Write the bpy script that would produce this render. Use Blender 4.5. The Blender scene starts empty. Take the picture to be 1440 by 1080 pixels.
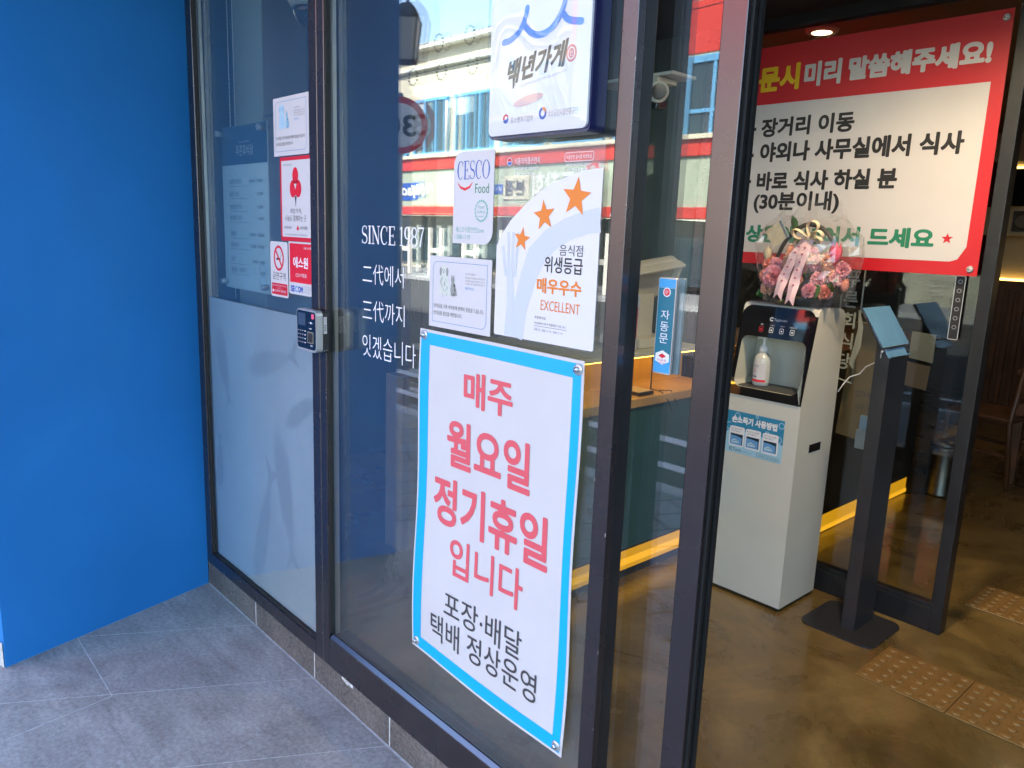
import bpy, bmesh, math, random
import numpy as np
from mathutils import Vector, Matrix

# ------------------------------------------------------------------ camera, world, sun, exposure
SC = bpy.context.scene
COL = SC.collection
R = math.radians
PI = math.pi
random.seed(7)

cam_d = bpy.data.cameras.new("camera")
cam_d.sensor_width = 36.0
cam_d.lens = 36.0 * 1090 / 1440
cam_d.clip_start = 0.02
cam_d.clip_end = 400
cam = bpy.data.objects.new("camera", cam_d)
COL.objects.link(cam)
_y, _p, _r = R(-47.55), R(11.08), R(2.135)
F = Vector((math.sin(_y) * math.cos(_p), math.cos(_y) * math.cos(_p), -math.sin(_p)))
R0 = Vector((math.cos(_y), -math.sin(_y), 0))
U0 = R0.cross(F)
RR = R0 * math.cos(_r) + U0 * math.sin(_r)
UU = -R0 * math.sin(_r) + U0 * math.cos(_r)
m = Matrix((RR, UU, -F)).transposed().to_4x4()
m.translation = (0, 0, 1.5)
cam.matrix_world = m
SC.camera = cam

SUN_EL, SUN_AZ = 46.0, 22.0          # azimuth from +Y towards +X
world = bpy.data.worlds.new("World")
SC.world = world
world.use_nodes = True
_nt = world.node_tree
_sky = _nt.nodes.new("ShaderNodeTexSky")
_sky.sky_type = 'NISHITA'
_sky.sun_disc = False
_sky.sun_elevation = R(SUN_EL)
_sky.sun_rotation = R(SUN_AZ)
_sky.air_density = 1.0
_sky.dust_density = 0.6
_nt.links.new(_sky.outputs[0], _nt.nodes["Background"].inputs[0])
_nt.nodes["Background"].inputs[1].default_value = 0.15

sun_d = bpy.data.lights.new("sun", 'SUN')
sun_d.energy = 4.4
sun_d.angle = R(0.5)
sun_d.color = (1.0, 0.95, 0.86)
sun = bpy.data.objects.new("sun", sun_d)
COL.objects.link(sun)
_ts = Vector((math.sin(R(SUN_AZ)) * math.cos(R(SUN_EL)), math.cos(R(SUN_AZ)) * math.cos(R(SUN_EL)), math.sin(R(SUN_EL))))
sun.rotation_euler = _ts.to_track_quat('Z', 'Y').to_euler()
sun.location = (0, 0, 30)

SC.view_settings.view_transform = 'Standard'
SC.view_settings.look = 'None'
SC.view_settings.gamma = 1
SC.view_settings.use_curve_mapping = False
SC.view_settings.exposure = 2.75
SC.render.engine = 'CYCLES'
cy = SC.cycles
cy.max_bounces = 12
cy.diffuse_bounces = 4
cy.glossy_bounces = 6
cy.transmission_bounces = 8
cy.transparent_max_bounces = 40
cy.use_denoising = True
cy.caustics_reflective = False
cy.caustics_refractive = False
cy.sample_clamp_indirect = 6

# ------------------------------------------------------------------ materials
def lin(r, g, b):
    f = lambda c: c / 255 / 12.92 if c / 255 <= 0.04045 else ((c / 255 + 0.055) / 1.055) ** 2.4
    return (f(r), f(g), f(b))

MATS = {}
def mat(name, col, rough=0.5, metal=0.0, var=0.0, vscale=6.0, bump=0.0, bscale=60.0, coat=0.0, spec=0.5, rvar=0.0, trans=0.0):
    if name in MATS: return MATS[name]
    M = bpy.data.materials.new(name); M.use_nodes = True
    nt = M.node_tree; b = nt.nodes["Principled BSDF"]
    b.inputs["Base Color"].default_value = (*col, 1)
    b.inputs["Roughness"].default_value = rough
    b.inputs["Metallic"].default_value = metal
    b.inputs["Specular IOR Level"].default_value = spec
    if coat:
        b.inputs["Coat Weight"].default_value = coat; b.inputs["Coat Roughness"].default_value = 0.06
    if trans: b.inputs["Transmission Weight"].default_value = trans
    if var or rvar or bump:
        tc = nt.nodes.new("ShaderNodeTexCoord")
    if var or rvar:
        n = nt.nodes.new("ShaderNodeTexNoise"); n.inputs["Scale"].default_value = vscale; n.inputs["Detail"].default_value = 6
        nt.links.new(tc.outputs["Object"], n.inputs["Vector"])
        if var:
            mr = nt.nodes.new("ShaderNodeMapRange")
            mr.inputs["From Min"].default_value = 0.3; mr.inputs["From Max"].default_value = 0.7
            mr.inputs["To Min"].default_value = 1 - var; mr.inputs["To Max"].default_value = 1 + var
            nt.links.new(n.outputs["Fac"], mr.inputs["Value"])
            mx = nt.nodes.new("ShaderNodeVectorMath"); mx.operation = 'SCALE'; mx.inputs[0].default_value = col
            nt.links.new(mr.outputs["Result"], mx.inputs["Scale"])
            nt.links.new(mx.outputs[0], b.inputs["Base Color"])
        if rvar:
            m2 = nt.nodes.new("ShaderNodeMapRange")
            m2.inputs["From Min"].default_value = 0.3; m2.inputs["From Max"].default_value = 0.7
            m2.inputs["To Min"].default_value = max(rough - rvar, 0.02); m2.inputs["To Max"].default_value = rough + rvar
            nt.links.new(n.outputs["Fac"], m2.inputs["Value"]); nt.links.new(m2.outputs["Result"], b.inputs["Roughness"])
    if bump:
        n2 = nt.nodes.new("ShaderNodeTexNoise"); n2.inputs["Scale"].default_value = bscale; n2.inputs["Detail"].default_value = 4
        nt.links.new(tc.outputs["Object"], n2.inputs["Vector"])
        bp = nt.nodes.new("ShaderNodeBump"); bp.inputs["Strength"].default_value = bump; bp.inputs["Distance"].default_value = 0.004
        nt.links.new(n2.outputs["Fac"], bp.inputs["Height"]); nt.links.new(bp.outputs[0], b.inputs["Normal"])
    MATS[name] = M
    return M

def emit(name, col, s):
    if name in MATS: return MATS[name]
    M = bpy.data.materials.new(name); M.use_nodes = True
    nt = M.node_tree; nt.nodes.clear()
    e = nt.nodes.new("ShaderNodeEmission"); e.inputs[0].default_value = (*col, 1); e.inputs[1].default_value = s
    o = nt.nodes.new("ShaderNodeOutputMaterial"); nt.links.new(e.outputs[0], o.inputs[0])
    MATS[name] = M
    return M

def clear(name, tint, r0, haze=None, hazef=0.0, rough=0.0):
    """thin clear sheet: Schlick mix of transparent and mirror, with an optional milky share"""
    if name in MATS: return MATS[name]
    M = bpy.data.materials.new(name); M.use_nodes = True
    nt = M.node_tree; nt.nodes.clear(); N = nt.nodes.new; L = nt.links.new
    g = N("ShaderNodeNewGeometry")
    d = N("ShaderNodeVectorMath"); d.operation = 'DOT_PRODUCT'
    L(g.outputs["Normal"], d.inputs[0]); L(g.outputs["Incoming"], d.inputs[1])
    def mth(op, a, b=None):
        n = N("ShaderNodeMath"); n.operation = op
        for i, v in enumerate((a, b)):
            if v is None: continue
            if isinstance(v, (int, float)): n.inputs[i].default_value = v
            else: L(v, n.inputs[i])
        return n.outputs[0]
    c = mth('ABSOLUTE', d.outputs["Value"])
    p = mth('POWER', mth('SUBTRACT', 1.0, c), 5.0)
    fac = mth('ADD', mth('MULTIPLY', p, 1 - r0), r0)
    t = N("ShaderNodeBsdfTransparent"); t.inputs[0].default_value = (*tint, 1)
    gl = N("ShaderNodeBsdfGlossy"); gl.inputs["Color"].default_value = (1, 1, 1, 1); gl.inputs["Roughness"].default_value = rough
    base = t.outputs[0]
    if haze:
        df = N("ShaderNodeBsdfDiffuse"); df.inputs[0].default_value = (*haze, 1)
        mh = N("ShaderNodeMixShader"); mh.inputs[0].default_value = hazef
        L(t.outputs[0], mh.inputs[1]); L(df.outputs[0], mh.inputs[2]); base = mh.outputs[0]
    mx = N("ShaderNodeMixShader"); L(fac, mx.inputs[0]); L(base, mx.inputs[1]); L(gl.outputs[0], mx.inputs[2])
    o = N("ShaderNodeOutputMaterial"); L(mx.outputs[0], o.inputs[0])
    MATS[name] = M
    return M

# ------------------------------------------------------------------ mesh builder
class MB:
    def __init__(s): s.v = []; s.f = []; s.mi = []; s.sm = []; s.mats = []; s.cur = 0; s.smooth = False
    def m(s, material):
        if material not in s.mats: s.mats.append(material)
        s.cur = s.mats.index(material); return s
    def face(s, idx):
        s.f.append(idx); s.mi.append(s.cur); s.sm.append(s.smooth)
    def poly(s, pts):
        b = len(s.v); s.v += [Vector(p) for p in pts]; s.face(list(range(b, b + len(pts))))
    def bm(s, bm, mtx=None):
        b = len(s.v); bm.verts.ensure_lookup_table()
        for v in bm.verts: s.v.append((mtx @ v.co) if mtx else v.co.copy())
        for f in bm.faces: s.face([b + v.index for v in f.verts])
        bm.free()
    def box(s, x0, x1, y0, y1, z0, z1, bev=0.0, seg=2, mtx=None):
        bm = bmesh.new(); bmesh.ops.create_cube(bm, size=1)
        for v in bm.verts:
            v.co = ((x0 + x1) / 2 + v.co.x * (x1 - x0), (y0 + y1) / 2 + v.co.y * (y1 - y0), (z0 + z1) / 2 + v.co.z * (z1 - z0))
        if bev: bmesh.ops.bevel(bm, geom=bm.edges[:], offset=bev, segments=seg, affect='EDGES', profile=0.5)
        bm.verts.index_update(); s.bm(bm, mtx)
    def flat(s, pts, y):                       # polygon in x,z facing -y
        a = sum(pts[i][0] * pts[(i + 1) % len(pts)][1] - pts[(i + 1) % len(pts)][0] * pts[i][1] for i in range(len(pts)))
        if a < 0: pts = pts[::-1]
        s.poly([(x, y, z) for x, z in pts])
    def rect(s, x0, x1, z0, z1, y): s.flat([(x0, z0), (x1, z0), (x1, z1), (x0, z1)], y)
    def prism(s, pts, y0, y1):                 # x,z outline with depth from y0 (front) to y1
        a = sum(pts[i][0] * pts[(i + 1) % len(pts)][1] - pts[(i + 1) % len(pts)][0] * pts[i][1] for i in range(len(pts)))
        if a < 0: pts = pts[::-1]
        n = len(pts); b = len(s.v)
        s.v += [Vector((x, y0, z)) for x, z in pts] + [Vector((x, y1, z)) for x, z in pts]
        s.face(list(range(b, b + n))); s.face([b + n + i for i in range(n)][::-1])
        for i in range(n):
            j = (i + 1) % n; s.face([b + j, b + i, b + n + i, b + n + j])
    def prism_x(s, pts, x0, x1):               # y,z outline extruded along x
        n = len(pts); b = len(s.v)
        a = sum(pts[i][0] * pts[(i + 1) % n][1] - pts[(i + 1) % n][0] * pts[i][1] for i in range(n))
        if a < 0: pts = pts[::-1]
        s.v += [Vector((x0, y, z)) for y, z in pts] + [Vector((x1, y, z)) for y, z in pts]
        s.face(list(range(b, b + n))[::-1]); s.face([b + n + i for i in range(n)])
        for i in range(n):
            j = (i + 1) % n; s.face([b + i, b + j, b + n + j, b + n + i])
    def prism_z(s, pts, z0, z1):               # x,y outline extruded along z
        n = len(pts); b = len(s.v)
        a = sum(pts[i][0] * pts[(i + 1) % n][1] - pts[(i + 1) % n][0] * pts[i][1] for i in range(n))
        if a < 0: pts = pts[::-1]
        s.v += [Vector((x, y, z0)) for x, y in pts] + [Vector((x, y, z1)) for x, y in pts]
        s.face(list(range(b, b + n))[::-1]); s.face([b + n + i for i in range(n)])
        for i in range(n):
            j = (i + 1) % n; s.face([b + i, b + j, b + n + j, b + n + i])
    def cyl(s, p0, p1, r0, r1=None, n=16, caps=True):
        r1 = r0 if r1 is None else r1
        p0 = Vector(p0); p1 = Vector(p1); d = (p1 - p0).normalized()
        a = d.orthogonal().normalized(); c = d.cross(a); b = len(s.v)
        for p, r in ((p0, r0), (p1, r1)):
            for i in range(n): s.v.append(p + a * r * math.cos(2 * PI * i / n) + c * r * math.sin(2 * PI * i / n))
        sm = s.smooth; s.smooth = True
        for i in range(n):
            j = (i + 1) % n; s.face([b + i, b + j, b + n + j, b + n + i])
        s.smooth = sm
        if caps:
            s.face(list(range(b, b + n))[::-1]); s.face([b + n + i for i in range(n)])
    def tube(s, pts, r, n=8):
        pts = [Vector(p) for p in pts]; b = len(s.v); k = len(pts)
        ref = None
        for i, p in enumerate(pts):
            d = (pts[min(i + 1, k - 1)] - pts[max(i - 1, 0)]).normalized()
            if ref is None: ref = d.orthogonal().normalized()
            ref = (ref - d * ref.dot(d)).normalized(); c = d.cross(ref)
            rr = r[i] if isinstance(r, (list, tuple)) else r
            for q in range(n): s.v.append(p + ref * rr * math.cos(2 * PI * q / n) + c * rr * math.sin(2 * PI * q / n))
        sm = s.smooth; s.smooth = True
        for i in range(k - 1):
            for q in range(n):
                w = (q + 1) % n; s.face([b + i * n + q, b + i * n + w, b + (i + 1) * n + w, b + (i + 1) * n + q])
        s.smooth = sm
        s.face([b + q for q in range(n)][::-1]); s.face([b + (k - 1) * n + q for q in range(n)])
    def lathe(s, prof, c, n=24):               # prof: (r, z) from bottom to top, about a vertical axis at c
        b = len(s.v); k = len(prof)
        for r, z in prof:
            for q in range(n): s.v.append(Vector((c[0] + r * math.cos(2 * PI * q / n), c[1] + r * math.sin(2 * PI * q / n), c[2] + z)))
        sm = s.smooth; s.smooth = True
        for i in range(k - 1):
            for q in range(n):
                w = (q + 1) % n; s.face([b + i * n + q, b + i * n + w, b + (i + 1) * n + w, b + (i + 1) * n + q])
        s.smooth = sm
        s.face([b + q for q in range(n)][::-1]); s.face([b + (k - 1) * n + q for q in range(n)])
    def stroke(s, pts, w, y, mp=None):         # flat ribbon in x,z
        pts = [Vector((p[0], p[1])) for p in pts]
        L_, R_ = [], []
        for i, p in enumerate(pts):
            d = (pts[min(i + 1, len(pts) - 1)] - pts[max(i - 1, 0)]).normalized(); nn = Vector((-d.y, d.x))
            ww = w[i] if isinstance(w, (list, tuple)) else w
            L_.append(p + nn * ww / 2); R_.append(p - nn * ww / 2)
        mp = mp or (lambda x, z: (x, y, z))
        for i in range(len(pts) - 1):
            s.poly([mp(*q) for q in (R_[i], R_[i + 1], L_[i + 1], L_[i])])
    def ring(s, cx, cz, rx, rz, w, y, n=40):
        for i in range(n):
            a, c = 2 * PI * i / n, 2 * PI * (i + 1) / n
            s.poly([(cx + (rx - w) * math.cos(a), y, cz + (rz - w) * math.sin(a)), (cx + rx * math.cos(a), y, cz + rz * math.sin(a)),
                    (cx + rx * math.cos(c), y, cz + rz * math.sin(c)), (cx + (rx - w) * math.cos(c), y, cz + (rz - w) * math.sin(c))])
    def text(s, body, x0, x1, z0, z1, y=0, bold=0.0, mp=None, full=False):
        vs, fs = glyphs(body, round(bold, 3) if ((z1 - z0) > .028 and abs(x1 - x0) > .03) or bold >= .045 else 0.0)
        if not vs: return
        ax, bx = min(v[0] for v in vs), max(v[0] for v in vs); az, bz = min(v[1] for v in vs), max(v[1] for v in vs)
        mp = mp or (lambda x, z: (x, y, z))
        b = len(s.v)
        for v in vs:
            s.v.append(Vector(mp(x0 + (v[0] - ax) / max(bx - ax, 1e-6) * (x1 - x0), z0 + (v[1] - az) / max(bz - az, 1e-6) * (z1 - z0))))
        for f in fs: s.face([b + i for i in f])
    def build(s, name, parent=None, loc=None):
        if parent is not None:
            off = Vector(parent.get("_base", (0, 0, 0)))
        else:
            if loc is None:
                xs = [v.x for v in s.v]; ys = [v.y for v in s.v]; zs = [v.z for v in s.v]
                loc = ((min(xs) + max(xs)) / 2, (min(ys) + max(ys)) / 2, min(zs))
            off = Vector(loc)
        me = bpy.data.meshes.new(name)
        me.from_pydata([tuple(v - off) for v in s.v], [], s.f)
        for mm in s.mats: me.materials.append(mm)
        me.polygons.foreach_set("material_index", s.mi); me.polygons.foreach_set("use_smooth", s.sm)
        me.update()
        o = bpy.data.objects.new(name, me); COL.objects.link(o)
        o["_base"] = tuple(off)
        if parent is not None: o.parent = parent
        else: o.location = off
        return o

_GL = {}
def _char(ch):
    """one character's triangles and its advance, measured with a bar set after it"""
    if (ch, 0.0) in _GL: return _GL[(ch, 0.0)]
    c = bpy.data.curves.new("lettering", 'FONT'); c.resolution_u = 4; c.body = ch + "|"
    o = bpy.data.objects.new("lettering", c); me = o.to_mesh(); me.calc_loop_triangles()
    V = [tuple(v.co[:2]) for v in me.vertices]; T_ = [tuple(t.vertices[:]) for t in me.loop_triangles]
    o.to_mesh_clear(); bpy.data.objects.remove(o); bpy.data.curves.remove(c)
    used = sorted({q for t in T_ for q in t}); right = max(used, key=lambda q: V[q][0])
    isl = {right}; grow = True
    while grow:
        grow = False
        for t in T_:
            if any(q in isl for q in t) and not all(q in isl for q in t): isl |= set(t); grow = True
    bx = min(V[q][0] for q in isl); tri = [t for t in T_ if t[0] not in isl]
    ids = sorted({q for t in tri for q in t}); mp = {q: n for n, q in enumerate(ids)}
    _GL[(ch, 0.0)] = ([V[q] for q in ids], [[mp[q] for q in t] for t in tri], bx - 0.09)
    return _GL[(ch, 0.0)]
def _fat(ch, bold, res=60):
    """the character thickened (or thinned) by a distance, with round corners, as marching squares"""
    P, tri, adv = _char(ch)
    if not P: return ([], [], adv)
    P = np.array(P); m_ = max(bold, 0) + .06
    x0, z0 = P.min(0) - m_; x1, z1 = P.max(0) + m_
    nx, nz = int((x1 - x0) * res) + 2, int((z1 - z0) * res) + 2
    gx, gz = np.meshgrid(x0 + np.arange(nx) / res, z0 + np.arange(nz) / res)
    ins = np.zeros(gx.shape, bool); cnt = {}
    for t in tri:
        a, b_, c_ = P[t[0]], P[t[1]], P[t[2]]
        s = [(q[0] - p[0]) * (gz - p[1]) - (q[1] - p[1]) * (gx - p[0]) for p, q in ((a, b_), (b_, c_), (c_, a))]
        ins |= ((s[0] >= 0) & (s[1] >= 0) & (s[2] >= 0)) | ((s[0] <= 0) & (s[1] <= 0) & (s[2] <= 0))
        for e in ((t[0], t[1]), (t[1], t[2]), (t[2], t[0])):
            k = tuple(sorted((tuple(np.round(P[e[0]], 5)), tuple(np.round(P[e[1]], 5))))); cnt[k] = cnt.get(k, 0) + 1
    d = np.full(gx.shape, 9.0)
    for (p, q), n in cnt.items():
        if n != 1: continue
        p = np.array(p); q = np.array(q); v = q - p; l2 = v @ v
        if l2 < 1e-12: continue
        t = np.clip(((gx - p[0]) * v[0] + (gz - p[1]) * v[1]) / l2, 0, 1)
        d = np.minimum(d, np.hypot(gx - p[0] - t * v[0], gz - p[1] - t * v[1]))
    f = bold - np.where(ins, -d, d)
    vs, fs = [], []
    pos = f > 0
    full = pos[:-1, :-1] & pos[1:, :-1] & pos[:-1, 1:] & pos[1:, 1:]; some = pos[:-1, :-1] | pos[1:, :-1] | pos[:-1, 1:] | pos[1:, 1:]
    X = lambda i: x0 + i / res
    Z = lambda j: z0 + j / res
    for j in range(nz - 1):
        i = 0
        while i < nx - 1:
            if full[j, i]:
                k = i
                while k < nx - 1 and full[j, k]: k += 1
                b_ = len(vs); vs += [(X(i), Z(j)), (X(k), Z(j)), (X(k), Z(j + 1)), (X(i), Z(j + 1))]; fs.append([b_, b_ + 1, b_ + 2, b_ + 3]); i = k; continue
            if some[j, i]:
                cs = ((i, j), (i + 1, j), (i + 1, j + 1), (i, j + 1)); poly = []
                for q in range(4):
                    (ia, ja), (ib, jb) = cs[q], cs[(q + 1) % 4]; fa, fb = f[ja, ia], f[jb, ib]
                    if fa > 0: poly.append((X(ia), Z(ja)))
                    if (fa > 0) != (fb > 0): t = fa / (fa - fb); poly.append((X(ia + (ib - ia) * t), Z(ja + (jb - ja) * t)))
                if len(poly) > 2: b_ = len(vs); vs += poly; fs.append(list(range(b_, b_ + len(poly))))
            i += 1
    return (vs, fs, adv)
def glyphs(body, bold):
    vs, fs, x = [], [], 0.0
    for ch in body:
        if (ch, bold) not in _GL: _GL[(ch, bold)] = _fat(ch, bold) if bold else _char(ch)
        P, T_, adv = _GL[(ch, bold)]; b_ = len(vs)
        vs += [(p[0] + x, p[1]) for p in P]; fs += [[b_ + q for q in t] for t in T_]; x += adv
    return vs, fs

# thin serif letters drawn as strokes on a unit box (w, strokes: points + width)
def arc(cx, cz, rx, rz, a0, a1, n=12): return [(cx + rx * math.cos(R(a0 + (a1 - a0) * i / n)), cz + rz * math.sin(R(a0 + (a1 - a0) * i / n))) for i in range(n + 1)]
K, T = 0.13, 0.045
SERIF = {
 'S': (.62, [(arc(.31, .74, .22, .235, 40, 270, 14) + arc(.31, .255, .23, .235, 90, -140, 14)[1:], [T + (K - T) * max(0, 1 - abs(i - 14) / 10) for i in range(29)]), ([(.50, .98), (.48, .78)], T), ([(.09, .22), (.08, .02)], T)]),
 'I': (.36, [([(.18, 0), (.18, 1)], K), ([(.04, .02), (.32, .02)], T), ([(.04, .98), (.32, .98)], T)]),
 'N': (.82, [([(.15, 0), (.15, 1)], T), ([(.13, .98), (.67, .02)], K), ([(.67, 0), (.67, 1)], T), ([(.02, .02), (.28, .02)], T), ([(.02, .98), (.2, .98)], T), ([(.54, .98), (.8, .98)], T)]),
 'C': (.74, [(arc(.40, .5, .31, .485, 45, 315, 22), [T + (K - T) * max(0, 1 - abs(i - 11) / 8) for i in range(23)]), ([(.64, .96), (.62, .7)], T)]),
 'E': (.66, [([(.16, 0), (.16, 1)], K), ([(.03, .98), (.58, .98)], T), ([(.03, .02), (.62, .02)], T), ([(.2, .5), (.45, .5)], T), ([(.57, 1), (.56, .8)], T), ([(.61, 0), (.6, .22)], T), ([(.45, .6), (.45, .4)], T)]),
 'O': (.84, [(arc(.42, .5, .34, .485, 90, 270, 16), [T + (K - T) * max(0, 1 - abs(i - 8) / 7) for i in range(17)]), (arc(.42, .5, .34, .485, -90, 90, 16), [T + (K - T) * max(0, 1 - abs(i - 8) / 7) for i in range(17)])]),
 '1': (.44, [([(.23, 0), (.23, 1)], K * .8), ([(.08, .02), (.38, .02)], T), ([(.23, .98), (.07, .86)], T)]),
 '9': (.58, [(arc(.29, .68, .2, .305, 0, 360, 22), [T + (K - T) * abs(math.cos(R(360 * i / 22))) for i in range(23)]), (arc(.13, .62, .37, .61, 8, -75, 10), [K * .8 - .005 * i for i in range(11)])]),
 '8': (.58, [(arc(.29, .74, .18, .235, 0, 360, 20), [T + (K - T) * .7 * abs(math.cos(R(18 * i))) for i in range(21)]), (arc(.29, .26, .22, .25, 0, 360, 20), [T + (K - T) * .8 * abs(math.cos(R(18 * i))) for i in range(21)])]),
 '7': (.54, [([(.05, .96), (.5, .96)], .08), ([(.48, .95), (.3, .5), (.2, 0)], [T, K * .7, K]), ([(.06, .98), (.05, .76)], T)]),
 ' ': (.3, []),
}
def serif(mb, body, x0, x1, z0, z1, y):
    tot = sum(SERIF[c][0] for c in body); u = (x1 - x0) / tot; h = z1 - z0; x = x0
    for ch in body:
        w, st = SERIF[ch]
        for k, (pts, wd) in enumerate(st):
            mb.stroke([(x + p[0] * u, z0 + p[1] * h) for p in pts], [q * (u + h * .35) / 1.35 for q in wd] if isinstance(wd, list) else wd * (u + h * .35) / 1.35, y - k * 2e-5)
        x += w * u

def rrect(x0, x1, z0, z1, r, n=6, corners="abcd"):   # a: bottom left, b: bottom right, c: top right, d: top left
    out = []
    for k, cx, cz, px, pz, a0 in (("a", x0 + r, z0 + r, x0, z0, 180), ("b", x1 - r, z0 + r, x1, z0, 270), ("c", x1 - r, z1 - r, x1, z1, 0), ("d", x0 + r, z1 - r, x0, z1, 90)):
        if k in corners and r > 0: out += [(cx + r * math.cos(R(a0 + 90 * i / n)), cz + r * math.sin(R(a0 + 90 * i / n))) for i in range(n + 1)]
        else: out.append((px, pz))
    return out
def circ(cx, cz, rx, rz=None, n=28, a0=0, a1=360):
    rz = rz or rx
    full = abs(a1 - a0) >= 360
    return [(cx + rx * math.cos(R(a0 + (a1 - a0) * i / n)), cz + rz * math.sin(R(a0 + (a1 - a0) * i / n))) for i in range(n if full else n + 1)]
def starp(cx, cz, r, rot=90, k=.42, sx=1.0): return [(cx + sx * (r if i % 2 == 0 else r * k) * math.cos(R(rot + 36 * i)), cz + (r if i % 2 == 0 else r * k) * math.sin(R(rot + 36 * i))) for i in range(10)]

def frame_ring(mb, outer, inner, y):
    n = len(outer)
    for i in range(n):
        j = (i + 1) % n
        mb.poly([(outer[i][0], y, outer[i][1]), (outer[j][0], y, outer[j][1]), (inner[j][0], y, inner[j][1]), (inner[i][0], y, inner[i][1])])

def thing(name, label, cat, loc=(0, 0, 0), group=None):
    o = bpy.data.objects.new(name, None); COL.objects.link(o); o.location = loc; o["_base"] = tuple(loc)
    o.empty_display_size = 0.1
    o["label"] = label; o["category"] = cat
    if group: o["group"] = group
    return o
def tag(o, label, cat, group=None):
    o["label"] = label; o["category"] = cat
    if group: o["group"] = group
    return o
def struct(o, kind="structure"): o["kind"] = kind; return o
def dup(root, loc, label=None):
    r = root.copy(); COL.objects.link(r); r.location = loc
    if label: r["label"] = label
    for ch in list(root.children):
        c = ch.copy(); COL.objects.link(c); c.parent = r
        for g in list(ch.children):
            d = g.copy(); COL.objects.link(d); d.parent = c
    return r

G = 1.143            # outer face of the storefront glass
FR = 1.131           # front face of the storefront frame

# ---- material set
def stone_mat(name, c1, c2, scale, rough=0.75, streak=True):
    M = bpy.data.materials.new(name); M.use_nodes = True
    nt = M.node_tree; b = nt.nodes["Principled BSDF"]; N = nt.nodes.new; L = nt.links.new
    tc = N("ShaderNodeTexCoord")
    n1 = N("ShaderNodeTexNoise"); n1.inputs["Scale"].default_value = scale; n1.inputs["Detail"].default_value = 8; n1.inputs["Roughness"].default_value = .75
    mp = N("ShaderNodeMapping"); mp.inputs["Rotation"].default_value = (0, 0, R(-28)); mp.inputs["Scale"].default_value = (1.2, 7, 2)
    n2 = N("ShaderNodeTexNoise"); n2.inputs["Scale"].default_value = 2.2; n2.inputs["Detail"].default_value = 7; n2.inputs["Roughness"].default_value = .65
    L(tc.outputs["Object"], n1.inputs["Vector"]); L(tc.outputs["Object"], mp.inputs["Vector"]); L(mp.outputs[0], n2.inputs["Vector"])
    ad = N("ShaderNodeMath"); ad.operation = 'MULTIPLY_ADD'; ad.inputs[1].default_value = .42
    L(n2.outputs["Fac"], ad.inputs[0]); L(n1.outputs["Fac"], ad.inputs[2])
    cr = N("ShaderNodeValToRGB"); cr.color_ramp.elements[0].position = .46; cr.color_ramp.elements[1].position = .92
    cr.color_ramp.elements[0].color = (*c1, 1); cr.color_ramp.elements[1].color = (*c2, 1)
    L(ad.outputs[0], cr.inputs[0])
    n3 = N("ShaderNodeTexNoise"); n3.inputs["Scale"].default_value = 3.1; n3.inputs["Detail"].default_value = 5; n3.inputs["Distortion"].default_value = 1.2
    L(tc.outputs["Object"], n3.inputs["Vector"])
    mr = N("ShaderNodeMapRange"); mr.inputs["From Min"].default_value = .3; mr.inputs["From Max"].default_value = .7; mr.inputs["To Min"].default_value = .72; mr.inputs["To Max"].default_value = 1.14
    L(n3.outputs["Fac"], mr.inputs["Value"])
    mp4 = N("ShaderNodeMapping"); mp4.inputs["Rotation"].default_value = (0, 0, R(-58)); mp4.inputs["Scale"].default_value = (.55, 3.2, 1)
    n4 = N("ShaderNodeTexNoise"); n4.inputs["Scale"].default_value = 2.0; n4.inputs["Detail"].default_value = 3; n4.inputs["Distortion"].default_value = .5
    L(tc.outputs["Object"], mp4.inputs["Vector"]); L(mp4.outputs[0], n4.inputs["Vector"])
    vein = N("ShaderNodeMapRange"); vein.inputs["From Min"].default_value = .485; vein.inputs["From Max"].default_value = .50; vein.inputs["To Min"].default_value = 0; vein.inputs["To Max"].default_value = 1
    v2 = N("ShaderNodeMath"); v2.operation = 'ABSOLUTE'; v3 = N("ShaderNodeMath"); v3.operation = 'SUBTRACT'; v3.inputs[1].default_value = .5
    L(n4.outputs["Fac"], v3.inputs[0]); L(v3.outputs[0], v2.inputs[0])
    vein.inputs["From Min"].default_value = 0.0; vein.inputs["From Max"].default_value = .012; vein.inputs["To Min"].default_value = .86; vein.inputs["To Max"].default_value = 1.0
    L(v2.outputs[0], vein.inputs["Value"])
    pr = N("ShaderNodeMath"); pr.operation = 'MULTIPLY'; L(mr.outputs[0], pr.inputs[0]); L(vein.outputs[0], pr.inputs[1])
    sc_ = N("ShaderNodeVectorMath"); sc_.operation = 'SCALE'; L(cr.outputs[0], sc_.inputs[0]); L(pr.outputs[0], sc_.inputs["Scale"]); L(sc_.outputs[0], b.inputs["Base Color"])
    b.inputs["Roughness"].default_value = rough
    bp = N("ShaderNodeBump"); bp.inputs["Strength"].default_value = .5; bp.inputs["Distance"].default_value = .003
    L(ad.outputs[0], bp.inputs["Height"]); L(bp.outputs[0], b.inputs["Normal"])
    return M
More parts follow.
